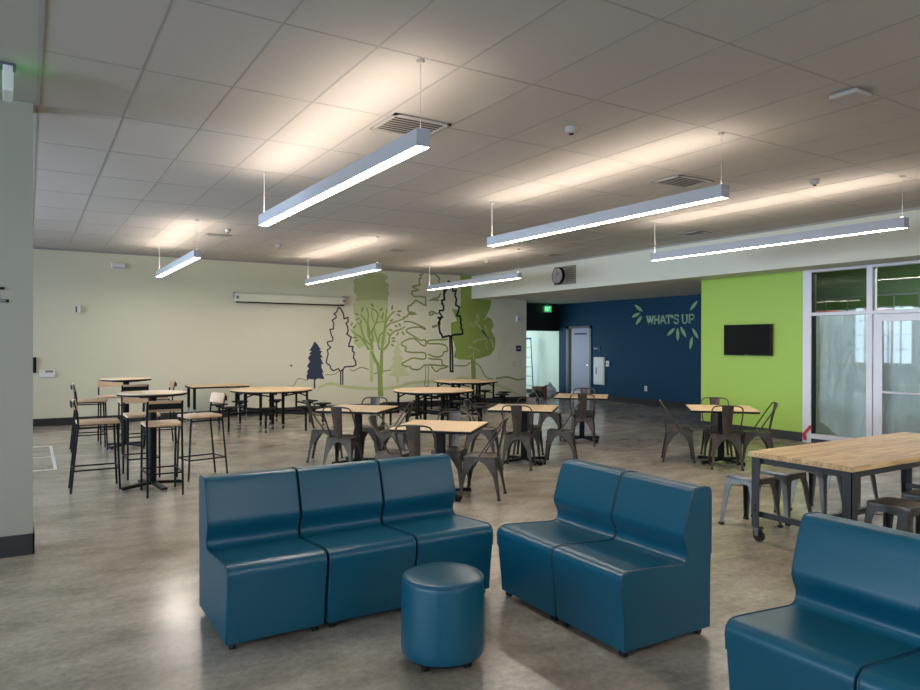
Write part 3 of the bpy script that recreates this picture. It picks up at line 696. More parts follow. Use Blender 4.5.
# ------------------------------------------------------------------ storefront
def gx(x, y): q = onx(x, y, XG); return q.y, q.z
fr = MB()
X0, X1 = XG-0.02, XG+0.12
for (a, b, c, d_) in [(6.85,7.0,0,2.88),(5.86,5.95,0,2.88),(4.60,4.70,0,2.88),(3.6,3.7,0,2.88),(3.6,7.0,2.83,2.90),(3.6,7.0,2.105,2.16),(5.95,6.85,0.07,0.15),(3.6,4.7,0.07,0.15)]:
    e_ = 0.0 if d_-c > 1 else 0.004
    fr.box(X0+e_, X1-e_, a-(0.002 if e_ else 0), b+(0.002 if e_ else 0), c, d_)
struct(fr.build('window_20', 'alu', bevel=0.004))
struct(MB().box(X0+0.01, X1, 5.95, 6.85, 0, 0.07).box(X0+0.01, X1, 3.6, 4.7, 0, 0.07).build('baseboard_storefront', 'base'))
gk = MB().box(XG-0.005, XG+0.10, 6.835, 6.851, 0.15, 2.83).build('window_gasket', 'rubber'); struct(gk)
struct(MB().box(XG+0.045, XG+0.052, 5.95, 6.85, 0.15, 2.105).build('window_21', 'glass'))
struct(MB().box(XG+0.045, XG+0.052, 5.95, 6.85, 2.16, 2.83).build('window_22', 'glass'))
struct(MB().box(XG+0.045, XG+0.052, 4.7, 5.86, 2.16, 2.83).build('window_23', 'glass'))
struct(MB().box(XG+0.045, XG+0.052, 3.7, 4.6, 0.15, 2.83).build('window_24', 'glass'))
dl = struct(MB().box(XG, XG+0.05, 5.72, 5.855, 0.01, 2.10).box(XG, XG+0.05, 4.705, 4.83, 0.01, 2.10).box(XG, XG+0.05, 4.83, 5.72, 1.99, 2.10).box(XG, XG+0.05, 4.83, 5.72, 0.01, 0.26).build('door_2', 'alu', bevel=0.003))
MB().box(XG+0.02, XG+0.028, 4.83, 5.72, 0.26, 1.99).build('door_glass', 'glass', dl)
MB().tube([(XG-0.05, 5.70, 0.91), (XG-0.05, 4.85, 0.91)], 0.02, 10).box(XG-0.05, XG+0.01, 5.68, 5.71, 0.89, 0.93).build('push_bar', 'alu', dl)
# plastic sheets hanging behind the glass
def sheet(y0, y1, z0, z1, lab, cut=False):
    m = MB(); nx, nz = 28, 36; ids = {}
    for i in range(nx+1):
        for j in range(nz+1):
            u, v = i/nx, j/nz; y_ = y0+(y1-y0)*u; zlow = z0 + (0.34*max(0, (u-0.42)/0.58) if cut else 0)
            z_ = zlow+(z1-zlow)*v
            w = 0.012*math.sin(9*u+2*math.sin(5*v))+0.010*math.sin(23*u+7*v)+0.012*math.sin(11*v*(1-v)+17*u*v)
            ids[i, j] = len(m.v); m.v.append((XG+0.20+w, y_, z_))
    for i in range(nx):
        for j in range(nz): m.f.append((ids[i, j], ids[i+1, j], ids[i+1, j+1], ids[i, j+1]))
    return tag(m.build('plastic_sheet', 'sheet', smooth=True), lab, 'plastic sheet', 'plastic sheets behind the storefront glass')
sheet(5.93, 6.835, 0.008, 2.11, 'translucent plastic sheet with a lifted lower corner behind the fixed storefront pane', True)
sheet(4.72, 5.84, 0.008, 2.05, 'translucent plastic sheet hanging behind the glazed storefront door')
# red ribbon tied at frame foot
a = onx(811, 426, XG-0.03); b = onx(804, 434, XG-0.03); c_ = onx(805, 442, XG-0.03)
rb = MB().bar((XG-0.03, a.y, a.z), (XG-0.03, b.y, b.z), 0.004, 0.05).bar((XG-0.032, b.y, b.z+0.02), (XG-0.032, c_.y, 0.03), 0.004, 0.06)
tag(rb.build('barrier_tape', 'red'), 'red tape hanging at the foot of the aluminium storefront frame', 'tape')
# room behind storefront
struct(MB().box(14.6, 14.75, 1, YG-0.15, 0, 3.5).build('wall_inner_back', 'darkroom'))
struct(MB().box(XG+0.15, 14.6, 0.9, 1, 0, 3.5).build('wall_inner_side', 'darkroom'))
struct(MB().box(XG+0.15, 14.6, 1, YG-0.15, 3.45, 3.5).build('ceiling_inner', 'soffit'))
struct(MB().box(XG+0.0, XG+0.15, 1, YG-0.15, SZ+0.1, 3.5).build('wall_inner_front', 'green'))
struct(MB().box(XG+0.15, 14.6, YG-0.17, YG-0.15, 0, 3.45).build('wall_inner_left', 'darkroom'))
iw = MB().box(13.4, 13.46, 2.0, 8.0, 0.3, 2.3)
t = thing('partition_screen', 'white gridded partition seen dimly behind the storefront glass', 'partition', (13.4, 5.4, 0))
MB().box(0, 0.03, -3, 3, 0.3, 2.3).build('panel', 'doorwhite', t)
gm = MB()
for k in range(15): gm.box(-0.012, 0.0, -3+k*0.428, -2.975+k*0.428, 0.3, 2.55)
for zz in (0.3, 0.75, 1.2, 1.65, 2.1, 2.53): gm.box(-0.012, 0, -3, 3, zz, zz+0.03)
gm.build('grid_frame', 'steelpaint', t)
for k in range(5): MB().box(-0.03, 0.05, -2.9+k*1.3, -2.87+k*1.3, 0, 0.32).build('leg', 'steelpaint', t)
for k, (yy, w) in enumerate([(7.55, 0.55), (6.55, 0.35), (5.2, 0.5)]):
    t = thing('red_storage_bin', 'red bin visible above the transom through the glass, %s' % ['leftmost one', 'middle one', 'rightmost one'][k], 'bin', (12.6, yy, 0), 0, 'red bins behind the storefront')
    MB().box(-0.2, 0.2, -w/2, w/2, 0.0, 2.20).build('body', 'doorwhite', t, bevel=0.01)
    MB().box(-0.22, 0.22, -w/2-0.02, w/2+0.02, 2.20, 2.245).build('lid', 'redbox', t, bevel=0.02)
area('inner_room_light', (12.3, 5.0, 3.4), (0, 0, 0), 1.0, 5.0, 150, (0.95, 1, 0.95))

# ------------------------------------------------------------------ corridor objects
t = thing('step_ladder', 'blue fibreglass step ladder leaning inside the bright corridor', 'ladder', (13.62, 18.05, 0), math.radians(-38))
for s in (-1, 1):
    MB().bar((s*0.24, -0.28, 0.0), (s*0.15, 0.0, 1.78), 0.03, 0.07).build('front_rail', 'ladder', t)
    MB().bar((s*0.24, 0.38, 0.0), (s*0.15, 0.05, 1.76), 0.03, 0.04).build('rear_rail', 'ladder', t)
for k in range(5):
    zz = 0.3+k*0.3; f_ = zz/1.78
    MB().cbox(0, -0.28+0.28*f_, zz, 2*(0.24-0.09*f_)-0.03, 0.09, 0.03).build('step', 'white', t)
MB().cbox(0, 0.02, 1.8, 0.34, 0.16, 0.05).build('top_cap', 'ladder', t)
t = thing('cardboard_box', 'open brown cardboard box on the corridor floor', 'box', (13.15, 16.75, 0), 0.5)
MB().box(-0.2, 0.2, -0.16, 0.16, 0, 0.01).box(-0.2, -0.194, -0.16, 0.16, 0, 0.34).box(0.194, 0.2, -0.16, 0.16, 0, 0.34).box(-0.2, 0.2, -0.16, -0.154, 0, 0.34).box(-0.2, 0.2, 0.154, 0.16, 0, 0.34).build('body', 'cardboard', t)
MB().prism([(-0.2, -0.16, 0.34), (0.2, -0.16, 0.34), (0.2, -0.27, 0.39), (-0.2, -0.27, 0.39)], (0, 0, 0.004)).build('flap', 'cardboard', t)
def blob(name, m, loc, sx, sy, sz, lab, cat, seed, amp=0.18):
    rnd = random.Random(seed); bm = bmesh.new(); bmesh.ops.create_icosphere(bm, subdivisions=4, radius=1)
    ph = [(rnd.uniform(2, 6), rnd.uniform(2, 6), rnd.uniform(0, 6)) for _ in range(6)]
    for v in bm.verts:
        k = 1+sum(amp/3*math.sin(a*v.co.x+b*v.co.z+c) for a, b, c in ph); co = v.co*k
        if v.co.z > 0.5: co.x *= 0.6; co.y *= 0.6; co.z *= 1.2
        v.co = Vector((co.x*sx, co.y*sy, max(co.z, -0.75)*sz+0.75*sz))
    me = bpy.data.meshes.new(name); bm.to_mesh(me); bm.free(); me.materials.append(M[m]); me.shade_smooth()
    o = bpy.data.objects.new(name, me); C.objects.link(o); o.location = loc; return tag(o, lab, cat)
blob('plastic_bag', 'bag', (13.72, 17.0, 0), 0.24, 0.2, 0.22, 'crumpled white plastic bag on the corridor floor beside the cardboard box', 'bag', 3)
blob('refuse_bag', 'blackbag', (12.80, 16.45, 0), 0.26, 0.22, 0.15, 'black plastic refuse bag lying at the corridor opening', 'bag', 5)

# ------------------------------------------------------------------ lounge modules
PROF = [(0.010,0.038),(-0.006,0.20),(-0.022,0.33),(-0.027,0.40),(-0.022,0.427),(-0.004,0.446),(0.022,0.454),(0.06,0.454),(0.20,0.444),(0.34,0.434),(0.42,0.428),(0.452,0.432),(0.471,0.447),(0.478,0.47),(0.474,0.50),(0.456,0.535),(0.444,0.565),(0.447,0.60),(0.468,0.67),(0.500,0.765),(0.520,0.812),(0.532,0.827),(0.55,0.834),(0.622,0.832),(0.660,0.825),(0.672,0.808),(0.676,0.78),(0.675,0.45),(0.670,0.038)]
def make_module(W=0.551):
    t = thing('lounge_seat', '', 'lounge seat', group='teal blue vinyl armless lounge seats')
    n = len(PROF); vs = [(-W/2, y-0.33, z) for y, z in PROF] + [(W/2, y-0.33, z) for y, z in PROF]
    fs = [tuple(range(n)), tuple(range(n, 2*n))[::-1]] + [(k, (k+1) % n, n+(k+1) % n, n+k) for k in range(n)]
    me = bpy.data.meshes.new('upholstered_body'); me.from_pydata(vs, [], fs)
    bm = bmesh.new(); bm.from_mesh(me); bmesh.ops.recalc_face_normals(bm, faces=bm.faces)
    side = [e for e in bm.edges if abs(e.verts[0].co.x-e.verts[1].co.x) < 1e-5]
    bmesh.ops.bevel(bm, geom=side, offset=0.010, segments=3, affect='EDGES', profile=0.5)
    bm.to_mesh(me); bm.free(); me.materials.append(M['vinyl']); me.shade_smooth(); me.set_sharp_from_angle(angle=math.radians(60))
    o = bpy.data.objects.new('upholstered_body', me); C.objects.link(o); o.parent = t
    wn = o.modifiers.new('weighted', 'WEIGHTED_NORMAL'); wn.keep_sharp = True; wn.weight = 100
    # welt along both side edges
    for s in (-1, 1):
        MB().tube([(s*(W/2-0.004), y-0.33, z) for y, z in PROF[2:-1]], 0.0042, 6).build('piping', 'seam', t, smooth=True)
    MB().box(-W/2+0.03, W/2-0.03, -0.29, 0.31, 0.030, 0.045).build('base_frame', 'black', t)
    for sx in (-1, 1):
        for sy in (-0.29, 0.28):
            c = MB().bar((sx*0.23, sy, 0.02), (sx*0.23, sy+0.008, 0.034), 0.03, 0.03).build('caster', 'rubber', t)
            MB().disc_x((sx*0.23-0.012, sy, 0.018), 0.018, 0.012, 16).disc_x((sx*0.23+0.012, sy, 0.018), 0.018, 0.012, 16).build('wheel', 'rubber', c)
    return t
LM = Kind(make_module)
for i, s in enumerate(['left seat of the three-seat teal lounge, at its free left end', 'middle seat of the three-seat teal lounge', 'right seat of the three-seat teal lounge, behind the round ottoman']):
    LM.put((0.875+0.565*(i+0.5), 3.768+0.33, 0), 0, s)
for i, s in enumerate(['near seat of the two-seat teal lounge, with its flat side facing the viewer', 'far seat of the two-seat teal lounge, next to the three-seat lounge']):
    LM.put((2.605+0.33, 2.61+0.558*(i+0.5), 0), -PI/2, s)
for i, s in enumerate(['teal lounge seat at lower right corner, whole front edge in view', 'teal lounge seat cut off by the lower right edge of the frame']):
    LM.put((2.562+0.33, 1.955-0.56*(i+0.5), 0), -PI/2, s)
# ottoman
t = thing('round_ottoman', 'teal blue vinyl cylindrical ottoman on casters in front of the three-seat lounge', 'ottoman', (1.82, 3.115, 0))
MB().lathe([(0.198,0.055),(0.209,0.058),(0.214,0.068),(0.2155,0.11),(0.214,0.30),(0.211,0.40),(0.209,0.428),(0.203,0.440),(0.19,0.446),(0.1,0.449),(0.001,0.45)], n=64).build('upholstered_drum', 'vinyl', t, smooth=True)
MB().tube([(0.2085*math.cos(a*PI/32), 0.2085*math.sin(a*PI/32), 0.432) for a in range(64)], 0.003, 6, closed=True).build('piping', 'seam', t, smooth=True)
MB().lathe([(0.17,0.038),(0.19,0.042),(0.19,0.058)], n=32).build('base_frame', 'black', t)
for k in range(4):
    a = PI/4+k*PI/2-0.35; x_, y_ = 0.15*math.cos(a), 0.15*math.sin(a)
    c = MB().cbox(x_, y_, 0.034, 0.03, 0.03, 0.02).build('caster', 'rubber', t)
    MB().disc_x((x_-0.011, y_, 0.02), 0.02, 0.01, 16).disc_x((x_+0.011, y_, 0.02), 0.02, 0.01, 16).build('wheel', 'rubber', c)

# ------------------------------------------------------------------ steel cafe chair and stool
def steel_leg(sx, sy, th, fx, fy, h, mat_, t, half, slim=False):
    top = Vector((sx*th, sy*th, h)); foot = Vector((sx*fx, sy*fy, 0.012))
    prof = [(0.0, h), (half, h), (half, h-0.032), (half-0.035, h-0.045), (half-0.065, h-0.075), (half-0.088, h-0.115), (0.046, h-0.19), (0.034, h*0.33), (0.026, 0.012), (0, 0.012)]
    if slim: prof = [(0.0, h), (half, h), (half, h-0.035), (half-0.065, h-0.038), (0.066, h-0.05), (0.055, h-0.10), (0.042, h*0.33), (0.028, 0.012), (0, 0.012)]
    prof = [(min(u, half), z) for u, z in prof]
    m = MB()
    def pos(z): return foot + (top-foot)*((z-0.012)/(h-0.012))
    for ax in (0, 1):
        d = Vector((-sx, 0, 0)) if ax == 0 else Vector((0, -sy, 0)); nrm = Vector((0, -sy, 0)) if ax == 0 else Vector((-sx, 0, 0))
        P1 = [pos(z)+d*(u*(th/half if z > h-0.2 else 1)) for u, z in prof]
        m.prism(P1, nrm*0.006)
    lg = m.build('leg', mat_, t)
    MB().cbox(foot.x-sx*0.012, foot.y-sy*0.012, 0.011, 0.034, 0.034, 0.022).build('rubber_foot', 'rubber', lg)
def rsq(hx, hy, r, z, n=5):
    pts = []
    for cx, cy, a0 in ((hx-r, hy-r, 0), (-hx+r, hy-r, PI/2), (-hx+r, -hy+r, PI), (hx-r, -hy+r, 3*PI/2)):
        for k in range(n+1): a = a0+PI/2*k/n; pts.append((cx+r*math.cos(a), cy+r*math.sin(a), z))
    return pts
def pan(m, hx, hy, r, zs):                       # stacked rounded squares (scale, z)
    n0 = len(m.v); n = len(rsq(hx, hy, r, 0))
    for s, z in zs: m.v += [(x*s, y*s, z) for x, y, _ in rsq(hx, hy, r, 0)]
    for i in range(len(zs)-1):
        for k in range(n): m.f.append((n0+i*n+k, n0+i*n+(k+1) % n, n0+(i+1)*n+(k+1) % n, n0+(i+1)*n+k))
    m.f.append(tuple(n0+k for k in range(n))[::-1]); m.f.append(tuple(n0+(len(zs)-1)*n+k for k in range(n)))
def make_chair():
    t = thing('cafe_chair', '', 'chair', group='gunmetal steel cafe chairs')
    m = MB(); pan(m, 0.182, 0.182, 0.05, [(1.0, 0.432), (1.01, 0.446), (0.99, 0.455), (0.93, 0.458), (0.88, 0.452), (0.4, 0.450)]); m.build('seat', 'gun', t, smooth=True)
    for sx in (-1, 1):
        for sy in (-1, 1): steel_leg(sx, sy, 0.172, 0.205, 0.215 if sy > 0 else 0.235, 0.436, 'gun', t, 0.172)
    pts = [(-0.178, 0.01, 0.445), (-0.19, -0.06, 0.55), (-0.198, -0.15, 0.69), (-0.196, -0.215, 0.785), (-0.178, -0.243, 0.83), (-0.14, -0.256, 0.85), (-0.07, -0.263, 0.857), (0, -0.265, 0.858)]
    pts = [Vector(p) for p in smooth3(pts)]; pts += [Vector((-p.x, p.y, p.z)) for p in reversed(pts[:-1])]
    MB().tube(pts, 0.0095, 8).build('back_frame', 'gun', t, smooth=True)
    sp = MB(); N = 6; rows = []
    for k in range(N+1):
        u = k/N; y_ = -0.176-0.088*u**1.1; z_ = 0.44+0.412*u; hw = 0.05+0.026*u
        rows.append([(-hw, y_+0.006, z_), (-hw+0.012, y_, z_), (0, y_-0.006, z_), (hw-0.012, y_, z_), (hw, y_+0.006, z_)])
    n0 = 0
    for side, off in ((0, 0), (1, -0.004)):
        for r_ in rows: sp.v += [(a, b+off, c) for a, b, c in r_]
    R_ = 5
    for s_ in (0, 1):
        for i in range(N):
            for k in range(R_-1):
                b0 = s_*(N+1)*R_; q = (b0+i*R_+k, b0+i*R_+k+1, b0+(i+1)*R_+k+1, b0+(i+1)*R_+k); sp.f.append(q)
    sp.build('back_splat', 'gun', t, smooth=True)
    t.scale = (0.97, 0.97, 0.975)
    return t
def smooth3(pts, k=3):
    out = []; n = len(pts)
    for i in range(n-1):
        p0, p1, p2, p3 = pts[max(i-1,0)], pts[i], pts[i+1], pts[min(i+2,n-1)]
        for j in range(k):
            t_ = j/k
            out.append(tuple(0.5*((2*p1[c])+(-p0[c]+p2[c])*t_+(2*p0[c]-5*p1[c]+4*p2[c]-p3[c])*t_**2+(-p0[c]+3*p1[c]-3*p2[c]+p3[c])*t_**3) for c in (0, 1, 2)))
    out.append(pts[-1]); return out
CH = Kind(make_chair)
def make_sq_table():
    t = thing('square_table', '', 'table', group='square cafe tables with maple tops')
    MB().box(-0.43, 0.43, -0.43, 0.43, 0.738, 0.752).build('tabletop', 'lam', t)
    MB().box(-0.431, 0.431, -0.431, 0.431, 0.715, 0.741).build('edge_band', 'black', t)
    MB().box(-0.042, 0.042, -0.042, 0.042, 0.03, 0.705).build('column', 'black', t, bevel=0.004)
    MB().box(-0.16, 0.16, -0.16, 0.16, 0.70, 0.716).build('mounting_plate', 'black', t)
    for k in range(4):
        a = k*PI/2+PI/4; d = Vector((math.cos(a), math.sin(a), 0))
        MB().bar(d*0.03+Vector((0,0,0.045)), d*0.37+Vector((0,0,0.025)), 0.06, 0.03).cbox(d.x*0.36, d.y*0.36, 0.008, 0.05, 0.05, 0.016).build('base_foot', 'black', t)
    return t
ST = Kind(make_sq_table)
A45 = PI/4
tabs = {
 'T1': (3.83, 8.85, 'leftmost square maple-topped table, in front of the branching green mural tree', 'leftmost square table'),
 'T2': (3.79, 6.54, 'square maple-topped table directly behind the three-seat teal lounge', 'square table behind the three-seat lounge'),
 'T3': (5.85, 7.79, 'square maple-topped table in the middle of the floor, left of the gap to the corridor', 'middle square table'),
 'T4': (8.02, 9.05, 'farthest square maple-topped table, in front of the grey door in the navy wall', 'farthest square table by the grey door'),
 'T5': (8.17, 6.36, 'square maple-topped table in front of the lime green wall', 'square table before the lime green wall')}
s2 = math.sqrt(0.5)
# side vectors: near (toward viewer), right, far, left
DIR = {'near': (-s2, -s2), 'right': (s2, -s2), 'far': (s2, s2), 'left': (-s2, s2)}
look = {'near': 'steel cafe chair, back to the viewer, at the %s', 'right': 'steel cafe chair right of the %s', 'far': 'steel cafe chair on the far side of the %s', 'left': 'steel cafe chair left of the %s'}
chairs = [('T1', 'near', 0.62, 0.05, 0), ('T1', 'left', 0.52, -0.1, 0.25), ('T1', 'far', 0.5, 0.03, 0), ('T1', 'right', 0.50, 0.0, 0.1),
          ('T2', 'near', 0.57, -0.06, 0), ('T2', 'right', 0.45, 0.04, 0.0), ('T2', 'far', 0.38, 0, 0), ('T2', 'left', 0.52, 0, 0),
          ('T3', 'near', 0.47, 0, 0), ('T3', 'right', 0.50, 0.03, 0), ('T3', 'far', 0.42, 0, 0), ('T3', 'left', 0.58, 0, 0),
          ('T4', 'near', 0.52, 0.05, 0), ('T4', 'far', 0.45, 0, 0), ('T4', 'left', 0.54, 0, 0),
          ('T5', 'near', 0.43, 0, 0), ('T5', 'right', 0.45, 0, 0), ('T5', 'far', 0.48, 0, 0), ('T5', 'left', 0.56, 0, 0)]
for k, (x, y, lab, short) in tabs.items(): ST.put((x, y, 0), A45, lab)
for k, side, dist, shift, turn in chairs:
    cx, cy, _, short = tabs[k]; dx, dy = DIR[side]
    loc = (cx+dx*dist-dy*shift, cy+dy*dist+dx*shift, 0)
    CH.put(loc, math.atan2(-dy, -dx)-PI/2+turn, look[side] % short)
# ------------------------------------------------------------------ butcher-block table and stools
def make_butcher():
    t = thing('butcher_block_table', 'long butcher-block table on charcoal steel legs with casters at right', 'table', (6.35, 3.265, 0))
    hx, hy = 1.25, 0.435
    MB().box(-hx, hx, -hy, hy, 0.70, 0.742).build('tabletop', 'butcher', t, bevel=0.003)
    MB().box(-hx+0.05, hx-0.05, -hy+0.04, -hy+0.075, 0.645, 0.70).box(-hx+0.05, hx-0.05, hy-0.075, hy-0.04, 0.645, 0.70).box(-hx+0.05, -hx+0.085, -hy+0.04, hy-0.04, 0.645, 0.70).box(hx-0.085, hx-0.05, -hy+0.04, hy-0.04, 0.645, 0.70).build('apron_frame', 'steelpaint', t)
    for sx in (-1, 1):
        for sy in (-1, 1):
            x, y = sx*(hx-0.055), sy*(hy-0.055); w = 0.055
            pl = MB()
            # tapered L-shaped leg: wide at top, narrow below
            pl.prism([(x+sx*0.035, y+sy*0.035, 0.70), (x-sx*0.085, y+sy*0.035, 0.70), (x-sx*0.05, y+sy*0.035, 0.45), (x-sx*0.035, y+sy*0.035, 0.12), (x+sx*0.035, y+sy*0.035, 0.12)], (0, -sy*0.006, 0))
            pl.prism([(x+sx*0.035, y+sy*0.035, 0.70), (x+sx*0.035, y-sy*0.038, 0.70), (x+sx*0.035, y-sy*0.036, 0.45), (x+sx*0.035, y-sy*0.033, 0.12), (x+sx*0.035, y+sy*0.035, 0.12)], (-sx*0.006, 0, 0))
            pl.box(x-0.028, x+0.028, y-0.028, y+0.028, 0.11, 0.12)
            lg = pl.build('leg', 'steelpaint', t)
            for bz in (0.30, 0.26): MB().disc_x((x+sx*0.037, y, bz), 0.008, 0.004, 10).build('bolt', 'black', lg)
            c = MB().box(x-0.03, x+0.03, y-0.03, y+0.03, 0.10, 0.108).box(x-0.026, x-0.02, y-0.02, y+0.015, 0.045, 0.105).box(x+0.02, x+0.026, y-0.02, y+0.015, 0.045, 0.105).build('caster', 'gunlight', t)
            MB().disc_x((x, y-0.01, 0.045), 0.045, 0.03, 24).build('wheel', 'rubber', c)
    z0 = 0.20
    MB().box(-hx+0.06, -hx+0.09, -hy+0.06, hy-0.06, z0, z0+0.045).box(hx-0.09, hx-0.06, -hy+0.06, hy-0.06, z0, z0+0.045).box(-hx+0.08, hx-0.08, -0.02, 0.02, z0, z0+0.045).build('stretcher', 'steelpaint', t)
    MB().disc_x((-1.0+0.06, -0.20, 0.7425), 0.012, 0.001, 10, 'Z').build('knot', 'plate', t)
    return t
make_butcher()
def make_stool():
    t = thing('metal_stool', '', 'stool', group='backless steel stools at the butcher-block table')
    m = MB(); pan(m, 0.155, 0.155, 0.035, [(1.0, 0.425), (1.01, 0.440), (0.99, 0.452), (0.95, 0.455)]); m.build('seat', 'gunlight', t, smooth=True)
    m = MB(); pan(m, 0.141, 0.141, 0.03, [(1.0, 0.452), (1.0, 0.457), (0.97, 0.458)]); m.build('seat_pad', 'seatbrown', t)
    for sx in (-1, 1):
        for sy in (-1, 1): steel_leg(sx, sy, 0.147, 0.188, 0.188, 0.43, 'gunlight', t, 0.147, True)
    MB().bar((-0.165, -0.155, 0.36), (0.165, 0.155, 0.36), 0.02, 0.004).bar((-0.165, 0.155, 0.36), (0.165, -0.155, 0.36), 0.02, 0.004).build('cross_brace', 'gun', t)
    return t
MS = Kind(make_stool)
for i, (x, y) in enumerate([(5.53, 3.985), (6.0, 3.99), (6.56, 3.985), (7.15, 3.99)]):
    MS.put((x, y, 0), 0, ['backless steel stool behind the butcher-block table, leftmost by its caster leg', 'second backless steel stool from the left behind the butcher-block table', 'third backless steel stool from the left behind the butcher-block table', 'fourth backless steel stool behind the butcher-block table, in the storefront glare'][i])
MS.put((5.52, 2.73, 0), 0, 'brown-topped steel stool in front of the butcher-block table, behind the lower right lounge')
MS.put((6.06, 2.75, 0), 0, 'brown-topped steel stool cut off by the right edge, in front of the butcher-block table')

# ------------------------------------------------------------------ bar tables and bar stools
def make_bar_table():
    t = thing('bar_table', '', 'table', group='round high bar tables')
    MB().lathe([(0.355,1.062),(0.362,1.066),(0.362,1.072),(0.355,1.074)], n=48).build('tabletop', 'lampale', t)
    MB().lathe([(0.35,1.040),(0.365,1.048),(0.365,1.062),(0.35,1.063)], n=48).build('edge_band', 'black', t)
    MB().box(-0.14, 0.14, -0.14, 0.14, 1.02, 1.041).build('mounting_plate', 'black', t)
    MB().lathe([(0.045,0.04),(0.045,1.03)], n=20).build('column', 'black', t, smooth=True)
    for k in range(4):
        a = k*PI/2+0.25; d = Vector((math.cos(a), math.sin(a), 0))
        f_ = MB().bar(d*0.03+Vector((0,0,0.06)), d*0.33+Vector((0,0,0.03)), 0.06, 0.03).build('base_foot', 'black', t)
        MB().lathe([(0.025,0),(0.025,0.02)], d.x*0.32, d.y*0.32, 12).build('glide', 'plate', f_)
    return t
BT = Kind(make_bar_table)
BT.put((1.19, 8.53, 0), 0, 'nearer round high bar table with a pale top and black column')
BT.put((1.30, 12.05, 0), 0.5, 'farther round high bar table by the cream wall')
def make_bar_stool():
    t = thing('bar_stool', '', 'bar stool', group='plywood and black steel bar stools')
    seat = MB(); pan(seat, 0.19, 0.213, 0.04, [(0.97, 0.735), (1.0, 0.742), (1.0, 0.758), (0.97, 0.765)]); seat.xf(Matrix.Translation((0, 0.026, 0))); seat.build('seat', 'ply', t, smooth=True)
    r = 0.0115
    for sx in (-1, 1):
        MB().tube([(sx*0.175, 0.235, 0.0), (sx*0.175, 0.205, 0.735)], r, 8).build('leg', 'black', t, smooth=True)
        MB().tube([(sx*0.175, -0.245, 0.0), (sx*0.175, -0.175, 0.735), (sx*0.175, -0.185, 0.85), (sx*0.172, -0.212, 1.01)], r, 8).build('leg', 'black', t, smooth=True)
        MB().tube([(sx*0.175, -0.22, 0.24), (sx*0.175, 0.225, 0.24)], 0.009, 8).build('side_rail', 'black', t)
        MB().tube([(sx*0.175, -0.18, 0.70), (sx*0.175, 0.205, 0.70)], 0.009, 8).build('seat_rail', 'black', t)
    MB().tube([(-0.175, 0.225, 0.24), (0.175, 0.225, 0.24)], 0.009, 8).build('footrest', 'black', t)
    MB().tube([(-0.175, -0.22, 0.24), (0.175, -0.22, 0.24)], 0.009, 8).build('rear_rail', 'black', t)
    b = MB(); N = 8
    v0 = []
    for z_ in (0.895, 1.015):
        for off in (0, 0.012):
            for k in range(N+1):
                u = k/N*2-1; v0.append((u*0.185, -0.212-(z_-0.95)*0.22-0.018*(1-u*u)+off+0.014, z_))
    n = N+1; b.v = v0
    for k in range(N):
        b.f += [(k, k+1, 2*n+k+1, 2*n+k), (n+k, n+k+1, 3*n+k+1, 3*n+k), (k, k+1, n+k+1, n+k), (2*n+k, 2*n+k+1, 3*n+k+1, 3*n+k)]
    b.f += [(0, n, 3*n, 2*n), (N, n+N, 3*n+N, 2*n+N)]
    b.build('backrest', 'ply', t, smooth=True)
    MB().box(-0.165, 0.165, -0.243, -0.2325, 0.925, 0.985).build('back_bracket', 'black', t)
    return t
BS = Kind(make_bar_stool)
nt_, ft_ = 'nearer bar table', 'farther bar table'
for x, y, rz, lab in [
    (0.635, 8.79, -PI/2, 'bar stool on the left of the nearer bar table, standing clear on open floor'),
    (1.24, 8.20, 0.0, 'bar stool with its back to the viewer in front of the nearer bar table'),
    (1.80, 8.90, PI/2+0.2, 'bar stool on the right of the nearer bar table, behind the lounge corner'),
    (1.18, 9.36, PI, 'bar stool on the far side of the nearer bar table, facing the viewer'),
    (0.79, 12.05, -PI/2, 'bar stool on the left of the farther bar table, near the wall base'),
    (1.34, 11.5, 0.0, 'bar stool with its back to the viewer at the farther bar table'),
    (1.80, 12.2, PI/2, 'bar stool on the right of the farther bar table'),
    (1.16, 12.75, PI, 'bar stool on the far side of the farther bar table, against the cream wall')]:
    BS.put((x, y, 0), rz, lab)

# ------------------------------------------------------------------ rectangular desk by the wall
t = thing('rectangular_table', 'narrow rectangular table with black and chrome legs along the cream wall', 'table', (3.36, 15.12, -0.0))
MB().box(-0.57, 0.57, -0.36, 0.36, 0.735, 0.752).build('tabletop', 'lam', t)
MB().box(-0.572, 0.572, -0.362, 0.362, 0.705, 0.737).build('edge_band', 'black', t)
for sx in (-1, 1):
    for sy in (-1, 1):
        lg = MB().cbox(sx*0.51, sy*0.30, 0.50, 0.05, 0.05, 0.42).build('leg', 'black', t)
        MB().cbox(sx*0.51, sy*0.30, 0.15, 0.04, 0.04, 0.30).build('leg_sleeve', 'chrome', lg)

